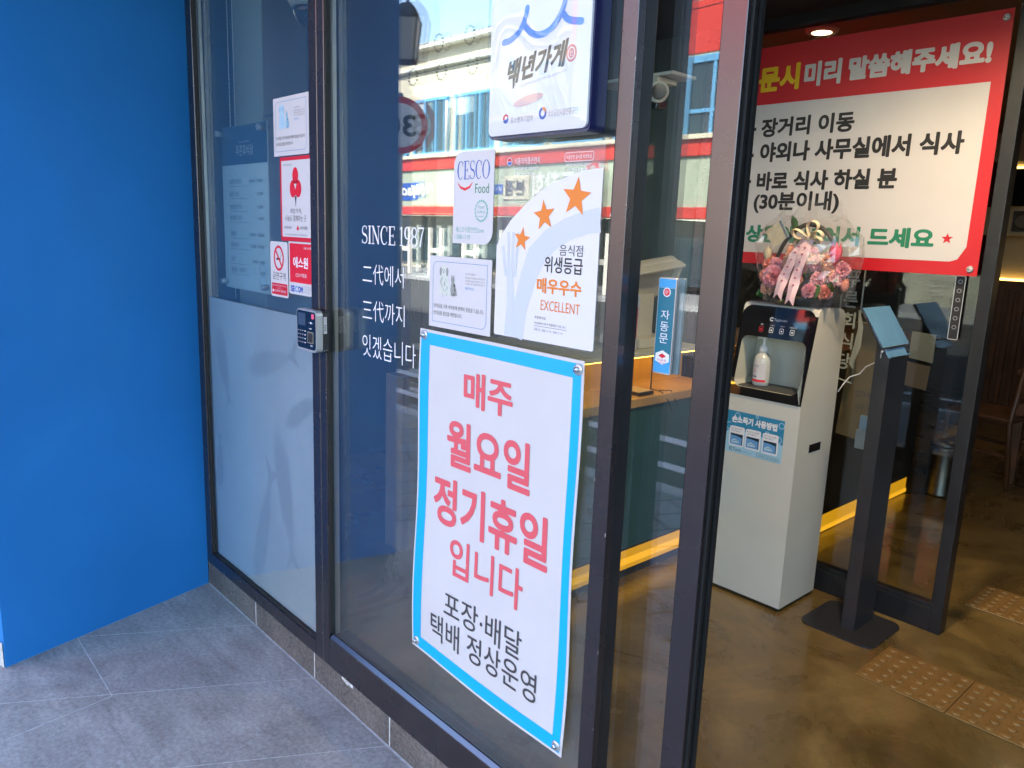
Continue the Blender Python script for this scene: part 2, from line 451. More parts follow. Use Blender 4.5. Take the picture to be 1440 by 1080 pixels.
def brick_mat(name, c1, c2, mort, scale, rough=.85, bw=.5, rh=.25, rot=0, msize=.02):
    M = bpy.data.materials.new(name); M.use_nodes = True
    nt = M.node_tree; b = nt.nodes["Principled BSDF"]; N = nt.nodes.new; L = nt.links.new
    tc = N("ShaderNodeTexCoord"); mp = N("ShaderNodeMapping"); mp.inputs["Rotation"].default_value = (0, 0, R(rot))
    br = N("ShaderNodeTexBrick"); br.inputs["Color1"].default_value = (*c1, 1); br.inputs["Color2"].default_value = (*c2, 1); br.inputs["Mortar"].default_value = (*mort, 1)
    br.inputs["Scale"].default_value = scale; br.inputs["Mortar Size"].default_value = msize; br.inputs["Brick Width"].default_value = bw; br.inputs["Row Height"].default_value = rh
    L(tc.outputs["Object"], mp.inputs["Vector"]); L(mp.outputs[0], br.inputs["Vector"])
    n = N("ShaderNodeTexNoise"); n.inputs["Scale"].default_value = 30; n.inputs["Detail"].default_value = 6
    L(tc.outputs["Object"], n.inputs["Vector"])
    mx = N("ShaderNodeMixRGB"); mx.blend_type = 'OVERLAY'; mx.inputs[0].default_value = .5
    L(br.outputs["Color"], mx.inputs[1]); L(n.outputs["Fac"], mx.inputs[2]); L(mx.outputs[0], b.inputs["Base Color"])
    b.inputs["Roughness"].default_value = rough
    bp = N("ShaderNodeBump"); bp.inputs["Strength"].default_value = .6; bp.inputs["Distance"].default_value = .01; bp.invert = True
    L(br.outputs["Fac"], bp.inputs["Height"]); L(bp.outputs[0], b.inputs["Normal"])
    return M
def floor_mat(name):
    M = bpy.data.materials.new(name); M.use_nodes = True
    nt = M.node_tree; b = nt.nodes["Principled BSDF"]; N = nt.nodes.new; L = nt.links.new
    tc = N("ShaderNodeTexCoord")
    n0 = N("ShaderNodeTexNoise"); n0.inputs["Scale"].default_value = 1.7; n0.inputs["Detail"].default_value = 7; n0.inputs["Distortion"].default_value = 1.6; n0.inputs["Roughness"].default_value = .6
    L(tc.outputs["Object"], n0.inputs["Vector"])
    cr = N("ShaderNodeValToRGB"); e = cr.color_ramp.elements
    e[0].position = .3; e[0].color = (.09, .057, .017, 1); e[1].position = .74; e[1].color = (.30, .205, .072, 1)
    k = e.new(.5); k.color = (.155, .10, .031, 1)
    L(n0.outputs["Fac"], cr.inputs[0])
    n2 = N("ShaderNodeTexNoise"); n2.inputs["Scale"].default_value = 34; n2.inputs["Detail"].default_value = 8; n2.inputs["Roughness"].default_value = .7
    L(tc.outputs["Object"], n2.inputs["Vector"])
    mr = N("ShaderNodeMapRange"); mr.inputs["From Min"].default_value = .3; mr.inputs["From Max"].default_value = .7; mr.inputs["To Min"].default_value = .86; mr.inputs["To Max"].default_value = 1.14
    L(n2.outputs["Fac"], mr.inputs["Value"])
    sc_ = N("ShaderNodeVectorMath"); sc_.operation = 'SCALE'; L(cr.outputs[0], sc_.inputs[0]); L(mr.outputs[0], sc_.inputs["Scale"]); L(sc_.outputs[0], b.inputs["Base Color"])
    m3 = N("ShaderNodeMapRange"); m3.inputs["From Min"].default_value = .3; m3.inputs["From Max"].default_value = .7; m3.inputs["To Min"].default_value = .2; m3.inputs["To Max"].default_value = .4
    L(n0.outputs["Fac"], m3.inputs["Value"]); L(m3.outputs[0], b.inputs["Roughness"])
    b.inputs["Roughness"].default_value = .28; b.inputs["Coat Weight"].default_value = .6; b.inputs["Coat Roughness"].default_value = .07
    n1 = N("ShaderNodeTexNoise"); n1.inputs["Scale"].default_value = 5; L(tc.outputs["Object"], n1.inputs["Vector"])
    bp = N("ShaderNodeBump"); bp.inputs["Strength"].default_value = .15; bp.inputs["Distance"].default_value = .01
    L(n1.outputs["Fac"], bp.inputs["Height"]); L(bp.outputs[0], b.inputs["Normal"])
    return M

TILE = stone_mat("grey slate tile", (.20, .182, .168), (.47, .44, .415), 70)
PLINTH = stone_mat("brown granite tile", (.014, .012, .011), (.20, .175, .16), 90)
GROUT = mat("pale grout", (.52, .51, .49), .9, var=.25, vscale=40)
PAVER = brick_mat("dark block paving", (.21, .215, .22), (.30, .305, .31), (.012, .012, .013), 1.0, bw=.42, rh=.21, rot=63, msize=.007)
ASPH = mat("asphalt", (.05, .05, .053), .9, var=.3, vscale=80, bump=.4, bscale=120)
KERB = mat("kerb granite", (.42, .42, .42), .8, var=.2, vscale=60)
ROADW = mat("road paint white", (.75, .75, .74), .7, var=.15, vscale=20)
EPOXY = floor_mat("brown epoxy floor")
BLUE = mat("blue wall paint", (.016, .185, .51), .48, var=.10, vscale=1.6, bump=.12, bscale=160, rvar=.06, spec=.35)
FRAME = mat("dark anodised frame", (.098, .086, .092), .27, .85, var=.03, vscale=8, rvar=.02)
FRAMEB = mat("black frame side", (.012, .012, .014), .4, var=.2, vscale=12)
GASK = mat("black rubber gasket", (.01, .01, .01), .6)
ALU = mat("bare aluminium spacer", (.5, .47, .42), .35, .9, rvar=.08)
GLASS = clear("storefront glass", (.945, .97, .965), .09, (.8, .82, .85), .008)
GLASS2 = clear("inner glass", (.88, .90, .89), .045)
WHITE = mat("white print", (.80, .79, .82), .45, var=.02, vscale=5)
PAPER = mat("white paper", (.61, .585, .595), .5, var=.015, vscale=8)
VINYL = mat("white vinyl banner", (.60, .575, .58), .42, var=.03, vscale=5, bump=.12, bscale=9)
BLACK = mat("black print", (.016, .015, .016), .5)
DGREY = mat("dark grey print", (.06, .055, .06), .5)
GREY = mat("grey print", (.28, .28, .29), .5)
CORAL = mat("coral red print", (.70, .10, .125), .45)
CYAN = mat("cyan print", (.0, .40, .83), .42)
RED = mat("red print", (.62, .012, .03), .42)
BRED = mat("bright red print", (.72, .01, .03), .45)
ORANGE = mat("orange print", (.75, .20, .02), .45)
GREEN = mat("green print", (.015, .20, .11), .5)
MINT = mat("mint print", (.16, .42, .35), .5)
DBLUE = mat("royal blue print", (.03, .10, .42), .45)
SKYB = mat("sky blue print", (.13, .33, .62), .5)
PALEB = mat("pale blue print", (.45, .62, .75), .5)
YELLOW = mat("yellow print", (.8, .52, .01), .45)
CHROME = mat("polished chrome", (.75, .75, .77), .12, 1.0)
SILVER = mat("silver plastic", (.55, .56, .57), .3, .6)
BPLAST = mat("black gloss plastic", (.008, .008, .012), .08, coat=.6)
MPLAST = mat("black matt plastic", (.015, .015, .017), .5)
CREAM = mat("cream powder coat", (.62, .60, .53), .3, var=.03, vscale=4, coat=.2)
CREAMN = mat("cream moulding", (.50, .50, .42), .4)
CHAR = mat("charcoal steel", (.022, .023, .027), .4, var=.15, vscale=10, spec=.6)
WOOD = mat("light oak top", (.42, .25, .11), .4, var=.2, vscale=9)
DWOOD = mat("dark stained wood", (.09, .035, .014), .45, var=.35, vscale=7)
BEIGE = mat("beige plaster", (.5, .40, .24), .8, var=.06)
DARKW = mat("dark wall paint", (.02, .019, .018), .7, var=.2)
TEALW = mat("teal counter panel", (.018, .078, .09), .35, var=.1)
TEALD = mat("dark green wall", (.03, .06, .052), .5, var=.15)
CEILB = mat("black ceiling", (.012, .011, .011), .8)
CEILT = mat("tan ceiling", (.30, .21, .12), .8)
CREAMB = mat("beige render", (.56, .51, .385), .85, var=.06, vscale=1.2)
REDP = mat("red facade panel", (.62, .045, .03), .5, var=.05, vscale=1)
SIGNG = mat("pale green signboard", (.42, .47, .34), .6, var=.05)
WINB = mat("blue window frame", (.13, .36, .58), .5)
WING = mat("dark window glass", (.03, .05, .06), .06, spec=.8)
LED = emit("warm yellow light strip", (1.0, .46, .02), .20)
LEDW = emit("warm cove light", (1.0, .62, .16), .3)
LEDN = emit("hidden niche light", (1.0, .52, .06), 2.5)

# ---- ground
g = MB().m(TILE)
g.poly([(-3.6, .16, 0), (3.2, .16, 0), (3.2, 1.145, 0), (-3.6, 1.145, 0)])
g.m(GROUT)
def joint(x0, y0, x1, y1, w=.0035):
    d = Vector((x1 - x0, y1 - y0)).normalized(); n = Vector((-d.y, d.x)) * w / 2
    g.poly([(x0 + n.x, y0 + n.y, .0012), (x0 - n.x, y0 - n.y, .0012), (x1 - n.x, y1 - n.y, .0012), (x1 + n.x, y1 + n.y, .0012)])
for k in range(-1, 9):
    x = -2.63 + .455 * k; joint(x, 1.136, x - .54, .2)
joint(-3.15, .601, -2.48, .59); joint(-2.48, .59, -2.425, .2)
joint(-1.6, .62, -1.1, .61); joint(-3.1, 1.1325, 2.0, 1.1325, .008)
joint(-3.088, 1.13, -2.869, .367, .006)
struct(g.build("pavement"))
s = MB().m(PAVER); s.poly([(-40, -1.27, -.004), (30, -1.27, -.004), (30, .16, -.004), (-40, .16, -.004)]); struct(s.build("sidewalk"))
s = MB().m(KERB); s.box(-40, 30, -1.42, -1.27, -.25, .0, .008); struct(s.build("kerb"))
s = MB().m(ASPH); s.poly([(-70, -12.4, -.12), (50, -12.4, -.12), (50, -1.42, -.12), (-70, -1.42, -.12)])
s.m(ROADW)
s.poly([(-40, -2.12, -.116), (20, -2.12, -.116), (20, -2.0, -.116), (-40, -2.0, -.116)])
s.poly([(-40, -2.75, -.116), (20, -2.75, -.116), (20, -2.6, -.116), (-40, -2.6, -.116)])
struct(s.build("road"))
s = MB().m(PAVER); s.poly([(-70, -15.6, .0), (50, -15.6, .0), (50, -12.55, .0), (-70, -12.55, .0)])
s.m(KERB); s.box(-70, 50, -12.55, -12.4, -.25, .002, .008); struct(s.build("far_sidewalk"))
s = MB().m(ASPH); s.poly([(-300, -300, -.26), (300, -300, -.26), (300, 300, -.26), (-300, 300, -.26)]); struct(s.build("ground"))
s = MB().m(EPOXY); s.poly([(-6, 1.147, .002), (3.2, 1.147, .002), (3.2, 9, .002), (-6, 9, .002)]); struct(s.build("interior_floor"))

# ---- the shop building above and around (keeps the shopfront in shade)
s = MB().m(CREAMB)
s.box(-14, 12, 1.10, 10.4, 2.72, 8.6)
s.m(FRAMEB); s.box(-3.12, 4.2, 1.12, 1.3, 2.56, 2.71)
s.m(DARKW); s.box(-6.2, -6.0, 1.3, 9.2, 0, 2.71); s.box(3.2, 3.4, 1.3, 9.2, 0, 2.71); s.box(-6.0, 3.2, 9.0, 9.2, 0, 2.71)
s.m(CEILB); s.box(-6.0, 3.2, 1.32, 3.17, 2.43, 2.56)
s.m(CEILT); s.box(-6.0, 3.2, 3.221, 9.0, 2.42, 2.58)
s.m(CREAMB); s.box(-6, 6, .15, 1.095, 2.74, 2.92)  # unseen canopy slab, added so its shade darkens the blue wall's top
tag(s.build("shop_building"), "two storey shop building whose ground floor is the glass shopfront", "building")

# ---- splayed blue wall
s = MB().m(BLUE)
s.prism_z([(-2.868, .367), (-3.087, 1.132), (-3.66, 1.132), (-3.44, .2), (-3.0, .33)], 0.0, 2.712)
s.m(GROUT); s.prism_z([(-2.872, .362), (-2.90, .352), (-3.01, .325), (-3.005, .33)], 0.0, .09)
tag(s.build("blue_wall"), "tall bright blue painted wall beside the glass shopfront", "wall")

# ---- stone plinth under the window
s = MB().m(PLINTH); xs = [-3.086, -2.63, -2.172, -1.718, -1.262, -.93]
for a, b in zip(xs, xs[1:]): s.box(a + .0022, b - .0022, 1.1355, 1.2, 0.0, .097, .0015, 1)
s.m(GROUT); s.box(-3.086, -.93, 1.1362, 1.19, 0.001, .0995)
for i in range(5): s.box(-1.99 + i * .012, -1.975 + i * .013, 1.1335, 1.14, .088 - .003 * (i % 3), .103, .002, 1)
tag(s.build("stone_plinth"), "low brown granite plinth under the black window frame", "plinth")

# ---- fixed storefront window
sw = thing("storefront_window", "black framed fixed shop window beside the blue wall with frosted lower film", "window", (-2.0, 1.15, .1))
def part(root, name, fn, label=None):
    mb = MB(); fn(mb); o = mb.build(name, root)
    if label: o["label"] = label
    return o
def _jamb(b):
    b.m(FRAME); b.box(-3.088, -3.035, FR, 1.20, .1, 2.56, .002)
    b.m(GASK); b.box(-3.035, -3.029, FR + .006, 1.19, .155, 2.56)
part(sw, "jamb", _jamb)
def _mull(b):
    b.m(FRAME); b.box(-2.151, -2.104, FR, 1.20, .1, 2.56, .002); b.box(-2.102, -2.064, FR + .0005, 1.199, .1, 2.56, .002)
    b.m(GASK); b.box(-2.158, -2.1515, FR + .006, 1.19, .155, 2.56); b.box(-2.0635, -2.058, FR + .004, 1.19, .215, 2.56)
part(sw, "mullion", _mull)
def _post(b):
    b.m(FRAME); b.box(-.980, -.943, FR, FR + .02, .1, 2.56, .0015)
    b.m(FRAMEB); b.box(-.979, -.9435, FR + .0205, 1.184, .1, 2.56, .001)
    b.m(GASK); b.box(-.986, -.9805, FR + .006, 1.18, .215, 2.56)
def _chips(b):
    b.m(mat("bare metal chip", (.45, .44, .43), .5, .6)); rc = random.Random(21)
    for i in range(26):
        z = rc.choice((rc.uniform(.15, 2.2), rc.gauss(.95, .06))); h = rc.uniform(.002, .010); w = rc.uniform(.0008, .0022); x = rc.choice((-.9437, -.9432, -2.0648, -2.1035, -.9795)); b.rect(x - w, x, z, z + h, FR - .0004)
    b.m(mat("sealant", (.09, .09, .09), .7)); b.box(-3.092, -3.0885, FR - .002, FR + .02, .1, 2.56); b.box(-2.1038, -2.1022, FR + .0008, 1.19, .1, 2.56)
    b.m(mat("sill dust", (.23, .22, .21), .9))
    for i in range(90):
        x = rc.uniform(-3.0, -1.0); s_ = rc.uniform(.001, .003); y = rc.uniform(FR + .001, FR + .005); z = .1503 if x < -2.16 else .2003
        if -2.16 < x < -2.06: continue
        b.poly([(x, y, z), (x + s_, y, z), (x + s_, y + s_ * .6, z), (x, y + s_ * .6, z)])
part(sw, "mullion", _post); part(sw, "paint_chips", _chips)
def _rail(b):
    b.m(FRAME); b.box(-3.034, -2.152, FR, 1.20, .1, .150, .002)
    b.m(GASK); b.box(-3.03, -2.152, FR + .005, 1.19, .1505, .157)
part(sw, "bottom_rail", _rail)
def _rail2(b):
    b.m(FRAME); b.box(-2.0635, -.9805, FR + .0003, 1.182, .1, .200, .002)
    b.m(FRAMEB); b.box(-2.058, -.986, G + .0005, 1.19, .2005, .214)
    b.m(mat("gasket glint bead", (.16, .19, .23), .3, .9)); b.prism_x([(FR + .0015, .2005), (G - .0008, .2005), (G - .0008, .210)], -2.057, -.987)  # sloped bead added to mimic the light line reflected at the gasket
part(sw, "bottom_rail", _rail2)
def _spacer(b):
    b.m(ALU)
    for x0, x1 in ((-3.028, -3.012), (-2.057, -2.046), (-.996, -.987)): b.box(x0, x1, G + .0075, G + .019, .16, 2.56)
part(sw, "spacer_bar", _spacer)
def pane(root, x0, x1, z0, z1, y, tilt=0.0, mat_=GLASS, th=.006, gap=.022):
    def f(b):
        b.m(mat_); b.box(x0, x1, y, y + th, z0, z1)
        if gap:
            dx = tilt * (x1 - x0)
            bm = bmesh.new(); bmesh.ops.create_cube(bm, size=1)
            for v in bm.verts:
                v.co = ((x0 + x1) / 2 + v.co.x * (x1 - x0), y + gap + th / 2 + v.co.y * th + dx * v.co.x + tilt * .5 * v.co.z * (z1 - z0), (z0 + z1) / 2 + v.co.z * (z1 - z0))
            b.bm(bm)
    return part(root, "glass_pane", f)
pane(sw, -3.029, -2.158, .157, 2.56, G, .004)
gp = pane(sw, -2.058, -.9865, .2145, 2.56, G, -.005)
FILM = mat("frosted window film", (.385, .435, .485), .5, var=.10, vscale=2.5, spec=.3)
FISH = mat("grey fish pattern", (.335, .375, .43), .55, spec=.3, var=.08, vscale=9)
def _film(b):
    yf = G + .0075
    b.m(FILM); b.rect(-3.0115, -2.16, .158, 1.213, yf)
    fishes = ((-2.90, .98, -72, .30, .13), (-2.50, 1.03, 15, .36, .12), (-2.40, .60, -78, .46, .14), (-2.58, .38, 72, .50, .13), (-2.96, .55, 86, .22, .08), (-2.27, .90, 30, .26, .09))
    base, deep = Vector((.385, .435, .485)), Vector((.31, .345, .385))
    for st in range(5):
        c = base.lerp(deep, (st + 1) / 5); b.m(mat("grey fish pattern %s" % "abcde"[st], tuple(c), .5, spec=.3, var=.05, vscale=9)); k_ = 1.12 - .09 * st
        for k, (cx, cz, a, ln, wd) in enumerate(fishes):
            ca, sa = math.cos(R(a)), math.sin(R(a)); up, dn = [], []
            for i in range(1, 24):
                t = i / 24; w = wd * k_ * (math.sin(PI * t) ** .75) * (1 - .45 * t) * (1 + .08 * math.sin(9 * t)); up.append(((t - .5) * k_, w / 2 / ln)); dn.append(((t - .5) * k_, -w / 2 / ln))
            clampx = lambda x: min(max(x, -3.011), -2.1605)
            b.flat([(clampx(cx + (p[0] * ca - p[1] * sa) * ln), cz + (p[0] * sa + p[1] * ca) * ln) for p in dn + up[::-1]], yf - .0005 - st * .0002 - k * .00002)
            tl = [(.40, 0), (.50, .05 * k_), (.50 + .14 * k_, .14 * k_), (.55, 0), (.50 + .14 * k_, -.14 * k_), (.50, -.05 * k_)]
            b.flat([(clampx(cx + (p[0] * ca - p[1] * sa) * ln), cz + (p[0] * sa + p[1] * ca) * ln) for p in tl], yf - .00051 - st * .0002 - k * .00002)
part(sw, "frosted_film", _film, "frosted privacy film with faint fish shapes")
def _since(b):
    y = G - .0006
    b.m(WHITE); serif(b, "SINCE 1987", -1.882, -1.589, 1.455, 1.503, y)
    b.text("二代에서", -1.876, -1.677, 1.347, 1.401, y, -.008); b.text("三代까지", -1.876, -1.671, 1.247, 1.303, y, -.008)
    b.text("잇겠습니다", -1.877, -1.619, 1.145, 1.207, y, -.008)
part(gp, "lettering", _since, "white lettering stuck to the glass")

# ---- sliding door (pushed open behind the fixed pane)
sd = thing("sliding_door", "half open automatic glass door with dark metal stile", "door", (-1.2, 1.24, 0))
DY = 1.190
def _stile(b):
    b.m(FRAME); b.box(-.812, -.762, DY, DY + .026, .02, 2.5, .002)
    b.m(FRAMEB); b.box(-.811, -.763, DY + .0265, DY + .05, .02, 2.5, .002)
    b.m(GASK); b.box(-.762, -.757, DY + .012, DY + .02, .02, 2.5); b.box(-.762, -.756, DY + .032, DY + .042, .02, 2.5)
part(sd, "stile", _stile)
def _drail(b):
    b.m(FRAME); b.box(-1.63, -.8125, DY + .004, DY + .046, .02, .10, .002); b.box(-1.63, -.8125, DY + .004, DY + .046, 2.44, 2.5, .002)
part(sd, "rail", _drail)
pane(sd, -1.63, -.8122, .10, 2.44, DY + .018, 0, GLASS, .010, 0)
s = MB().m(ALU); s.box(-.94, .9, 1.178, 1.184, .0, .012); s.box(-1.7, 1.2, 1.25, 1.26, .0, .008); tag(s.build("floor_track"), "metal floor track under the sliding glass door", "door track")

# ---- right side of the entrance (outside the picture)
rw = thing("side_window", "black framed shop window on the far side of the entrance", "window", (2.0, 1.16, 0))
def _rw(b): b.m(FRAME); b.box(.9, .96, FR, 1.22, 0, 2.56, .002); b.box(3.14, 3.2, FR, 1.22, 0, 2.56, .002); b.box(.96, 3.14, FR, 1.22, 0, .2, .002)
part(rw, "frame", _rw); pane(rw, .96, 3.14, .2, 2.56, G)
# ---------------------------------------------------------------- printed things on the storefront glass
YS = G - .0014       # front of a sticker sheet
def sheet(b, outline, m, y=YS, th=.0011): b.m(m); b.prism(outline, y, y + th)
def L_(k): return YS - .0004 * k      # print layers

# weekly closing banner
bn = thing("closing_banner", "large white vinyl banner with cyan border and coral red lettering on the window", "banner", (-1.31, G, .36))
C4 = ((-1.608, .379), (-1.034, .355), (-1.028, 1.253), (-1.585, 1.256))
def wav(x, z):
    u = (x + 1.6) / .57; v = (z - .37) / .88
    return G - .0075 - .0022 * math.sin(u * 5.3 + v * 1.7) - .0018 * math.sin(v * 7.1 + u * 2.0) - .002 * math.sin(2.2 * v + 9 * u) * (1 - v)
def bil(u, v):
    a = (1 - u) * (1 - v), u * (1 - v), u * v, (1 - u) * v
    x = sum(w * c[0] for w, c in zip(a, C4)); z = sum(w * c[1] for w, c in zip(a, C4))
    x += .004 * math.sin(v * PI * 3) * (1 if u > .5 else -1) * abs(2 * u - 1) ** 4; z += .005 * math.sin(u * PI * 2.4 + .4) * (1 - v) ** 6
    return x, z
def sheet_grid(b, m, layer, u0, u1, v0, v1, nu, nv):
    b.m(m); b.smooth = True; base = len(b.v)
    for j in range(nv + 1):
        for i in range(nu + 1):
            x, z = bil(u0 + (u1 - u0) * i / nu, v0 + (v1 - v0) * j / nv); b.v.append(Vector((x, wav(x, z) - layer, z)))
    for j in range(nv):
        for i in range(nu): q = base + j * (nu + 1) + i; b.face([q, q + 1, q + nu + 2, q + nu + 1])
    b.smooth = False
def _bsheet(b):
    sheet_grid(b, VINYL, 0, 0, 1, 0, 1, 30, 44); sheet_grid(b, VINYL, -.0012, 0, 1, 0, 1, 30, 44)
    for u0, u1, v0, v1 in ((.012, .076, .008, .992), (.947, .988, .008, .992)): sheet_grid(b, CYAN, .0008, u0, u1, v0, v1, 3, 44)
    for v0, v1 in ((.008, .046), (.958, .992)): sheet_grid(b, CYAN, .0008, .076, .947, v0, v1, 30, 3)
part(bn, "sheet", _bsheet)
def _btext(b):
    f = lambda x, z: (x, wav(x, z) - .0013, z)
    b.m(CORAL)
    b.text("매주", -1.409, -1.236, 1.090, 1.176, 0, .026, f)
    b.text("월요일", -1.470, -1.172, .928, 1.048, 0, .026, f)
    b.text("정기휴일", -1.518, -1.108, .768, .896, 0, .026, f)
    b.text("입니다", -1.447, -1.182, .646, .748, 0, .016, f)
    b.m(DGREY)
    b.text("포장·배달", -1.463, -1.176, .526, .598, 0, .004, f)
    b.text("택배 정상운영", -1.517, -1.121, .444, .518, 0, .004, f)
part(bn, "lettering", _btext)
for cx, cz in ((-1.566, 1.241), (-1.043, 1.234), (-1.584, .402), (-1.050, .382)):
    def _cup(b, cx=cx, cz=cz):
        y = wav(cx, cz); b.m(SILVER); b.smooth = True
        b.cyl((cx, y - .0012, cz), (cx, y - .003, cz), .0125, .0115, 20); b.m(CHROME); b.cyl((cx, y - .003, cz), (cx, y - .010, cz), .0062, .0045, 14); b.cyl((cx - .004, y - .0105, cz - .003), (cx + .005, y - .0085, cz + .004), .0022, n=8)
    part(bn, "suction_cup", _cup)

# food hygiene certificate (clear film with a white quarter round)
CLR = clear("clear sticker film", (.86, .87, .88), .04, (.75, .75, .76), .12)
b = MB(); b.m(CLR); b.prism(rrect(-1.316, -1.012, 1.272, 1.678, .006, 3), YS, YS + .001)
arcp = [(-1.014, 1.626), (-1.06, 1.6225), (-1.101, 1.614), (-1.14, 1.603), (-1.180, 1.586), (-1.228, 1.557), (-1.271, 1.525), (-1.297, 1.496), (-1.3145, 1.470)]
WHITEF = mat("white sticker film", (.69, .67, .69), .35, spec=.6)
b.m(WHITEF); b.flat(arcp + [(-1.3145, 1.2765), (-1.311, 1.2735), (-1.0175, 1.2735), (-1.014, 1.2765)], L_(1))
PALEG = mat("pale grey blue print", (.55, .58, .61), .4)
b.m(PALEG)
b.stroke([(-1.243, 1.2745), (-1.231, 1.34), (-1.21, 1.405), (-1.188, 1.452), (-1.15, 1.485), (-1.10, 1.51), (-1.05, 1.524), (-1.0145, 1.529)], [.045, .043, .048, .055, .05, .045, .045, .048], L_(2))
b.stroke([(-1.265, 1.2745), (-1.262, 1.34), (-1.268, 1.42)], [.03, .024, .02], L_(2) - .0001)
for dx in (-.03, -.014, .002, .018): b.stroke([(-1.263 + dx * .6, 1.405), (-1.263 + dx, 1.50 if dx > -.03 else 1.47)], .008, L_(2) - .0002)
b.m(ORANGE); b.flat(starp(-1.080, 1.572, .040, 84), L_(3)); b.flat(starp(-1.168, 1.536, .0325, 98), L_(3)); b.flat(starp(-1.233, 1.486, .026, 82), L_(3))
b.m(DGREY); b.text("음식점", -1.119, -1.055, 1.457, 1.479, L_(3), .02)
b.m(BLACK); b.text("위생등급", -1.161, -1.053, 1.421, 1.454, L_(3), .012)
b.m(ORANGE); b.text("매우우수", -1.181, -1.053, 1.377, 1.409, L_(3), .03); b.text("EXCELLENT", -1.167, -1.055, 1.342, 1.363, L_(3), .0)
b.m(DGREY); b.text("푸른회식당", -1.184, -1.15, 1.322, 1.328, L_(3), .02); b.text("부산광역시 중구 자갈치로 가길 12-1", -1.184, -1.092, 1.3105, 1.3155, L_(3)); b.text("유효기간 : 2022. 11. 17 ~ 2024. 11. 16", -1.184, -1.10, 1.297, 1.302, L_(3)); b.rect(-1.184, -1.088, 1.3065, 1.3072, L_(3))
b.m(WHITE); b.text("식품의약품안전처", -1.265, -1.188, 1.640, 1.654, L_(1), .015); b.text("HYGIENE GRADE", -1.265, -1.190, 1.629, 1.634, L_(1)); b.text("CERTIFICATE", -1.265, -1.205, 1.618, 1.623, L_(1))
b.flat(circ(-1.281, 1.647, .0085), L_(1)); b.m(RED); b.flat(circ(-1.281, 1.6475, .0068, a0=0, a1=180), L_(2)); b.m(DBLUE); b.flat(circ(-1.281, 1.6465, .0068, a0=180, a1=360), L_(2))
b.m(WHITE); frame_ring(b, rrect(-1.118, -1.040, 1.640, 1.658, .005), rrect(-1.1168, -1.0412, 1.6412, 1.6568, .004), L_(1)); b.text("식품안전 음식점 위생등급", -1.113, -1.045, 1.645, 1.653, L_(1)); b.text("FOOD HYGIENE GRADE", -1.113, -1.045, 1.632, 1.636, L_(1)); b.text("No. 2022-4100228", -1.11, -1.055, 1.622, 1.627, L_(1))
tag(b.build("hygiene_certificate"), "large hygiene grade sticker with three orange stars on a white quarter round", "sticker")

# pest control sticker
b = MB(); sheet(b, rrect(-1.474, -1.331, 1.470, 1.676, .03, 8, "bd"), PAPER)
b.m(DBLUE); serif(b, "CESCO", -1.462, -1.345, 1.614, 1.655, L_(1))
b.m(BRED); b.stroke([(-1.459, 1.607), (-1.448, 1.5965), (-1.432, 1.592), (-1.415, 1.597), (-1.404, 1.6075)], [.0012, .005, .0065, .005, .0012], L_(1))
b.m(GREEN); b.text("Food", -1.395, -1.347, 1.583, 1.604, L_(1), -.012)
bp = [(-1.371 + (.0245 if i % 2 else .0215) * math.cos(R(10 * i)), 1.544 + (.0245 if i % 2 else .0215) * math.sin(R(10 * i)) * 1.05) for i in range(36)]
b.m(MINT); b.flat(bp, L_(1)); b.m(PAPER); b.flat(circ(-1.371, 1.544, .0195, .0205), L_(2)); b.m(MINT); b.text("Food", -1.382, -1.360, 1.549, 1.557, L_(3)); b.text("Safety", -1.385, -1.357, 1.537, 1.546, L_(3)); b.text("MEMBERS", -1.382, -1.360, 1.530, 1.533, L_(3))
b.m(MINT); b.text("세스코식품안전Zone", -1.463, -1.361, 1.495, 1.508, L_(1), -.005); b.text("1588-1119", -1.462, -1.409, 1.480, 1.490, L_(1))
tag(b.build("pest_control_sticker"), "white sticker with blue CESCO lettering and two rounded corners", "sticker")

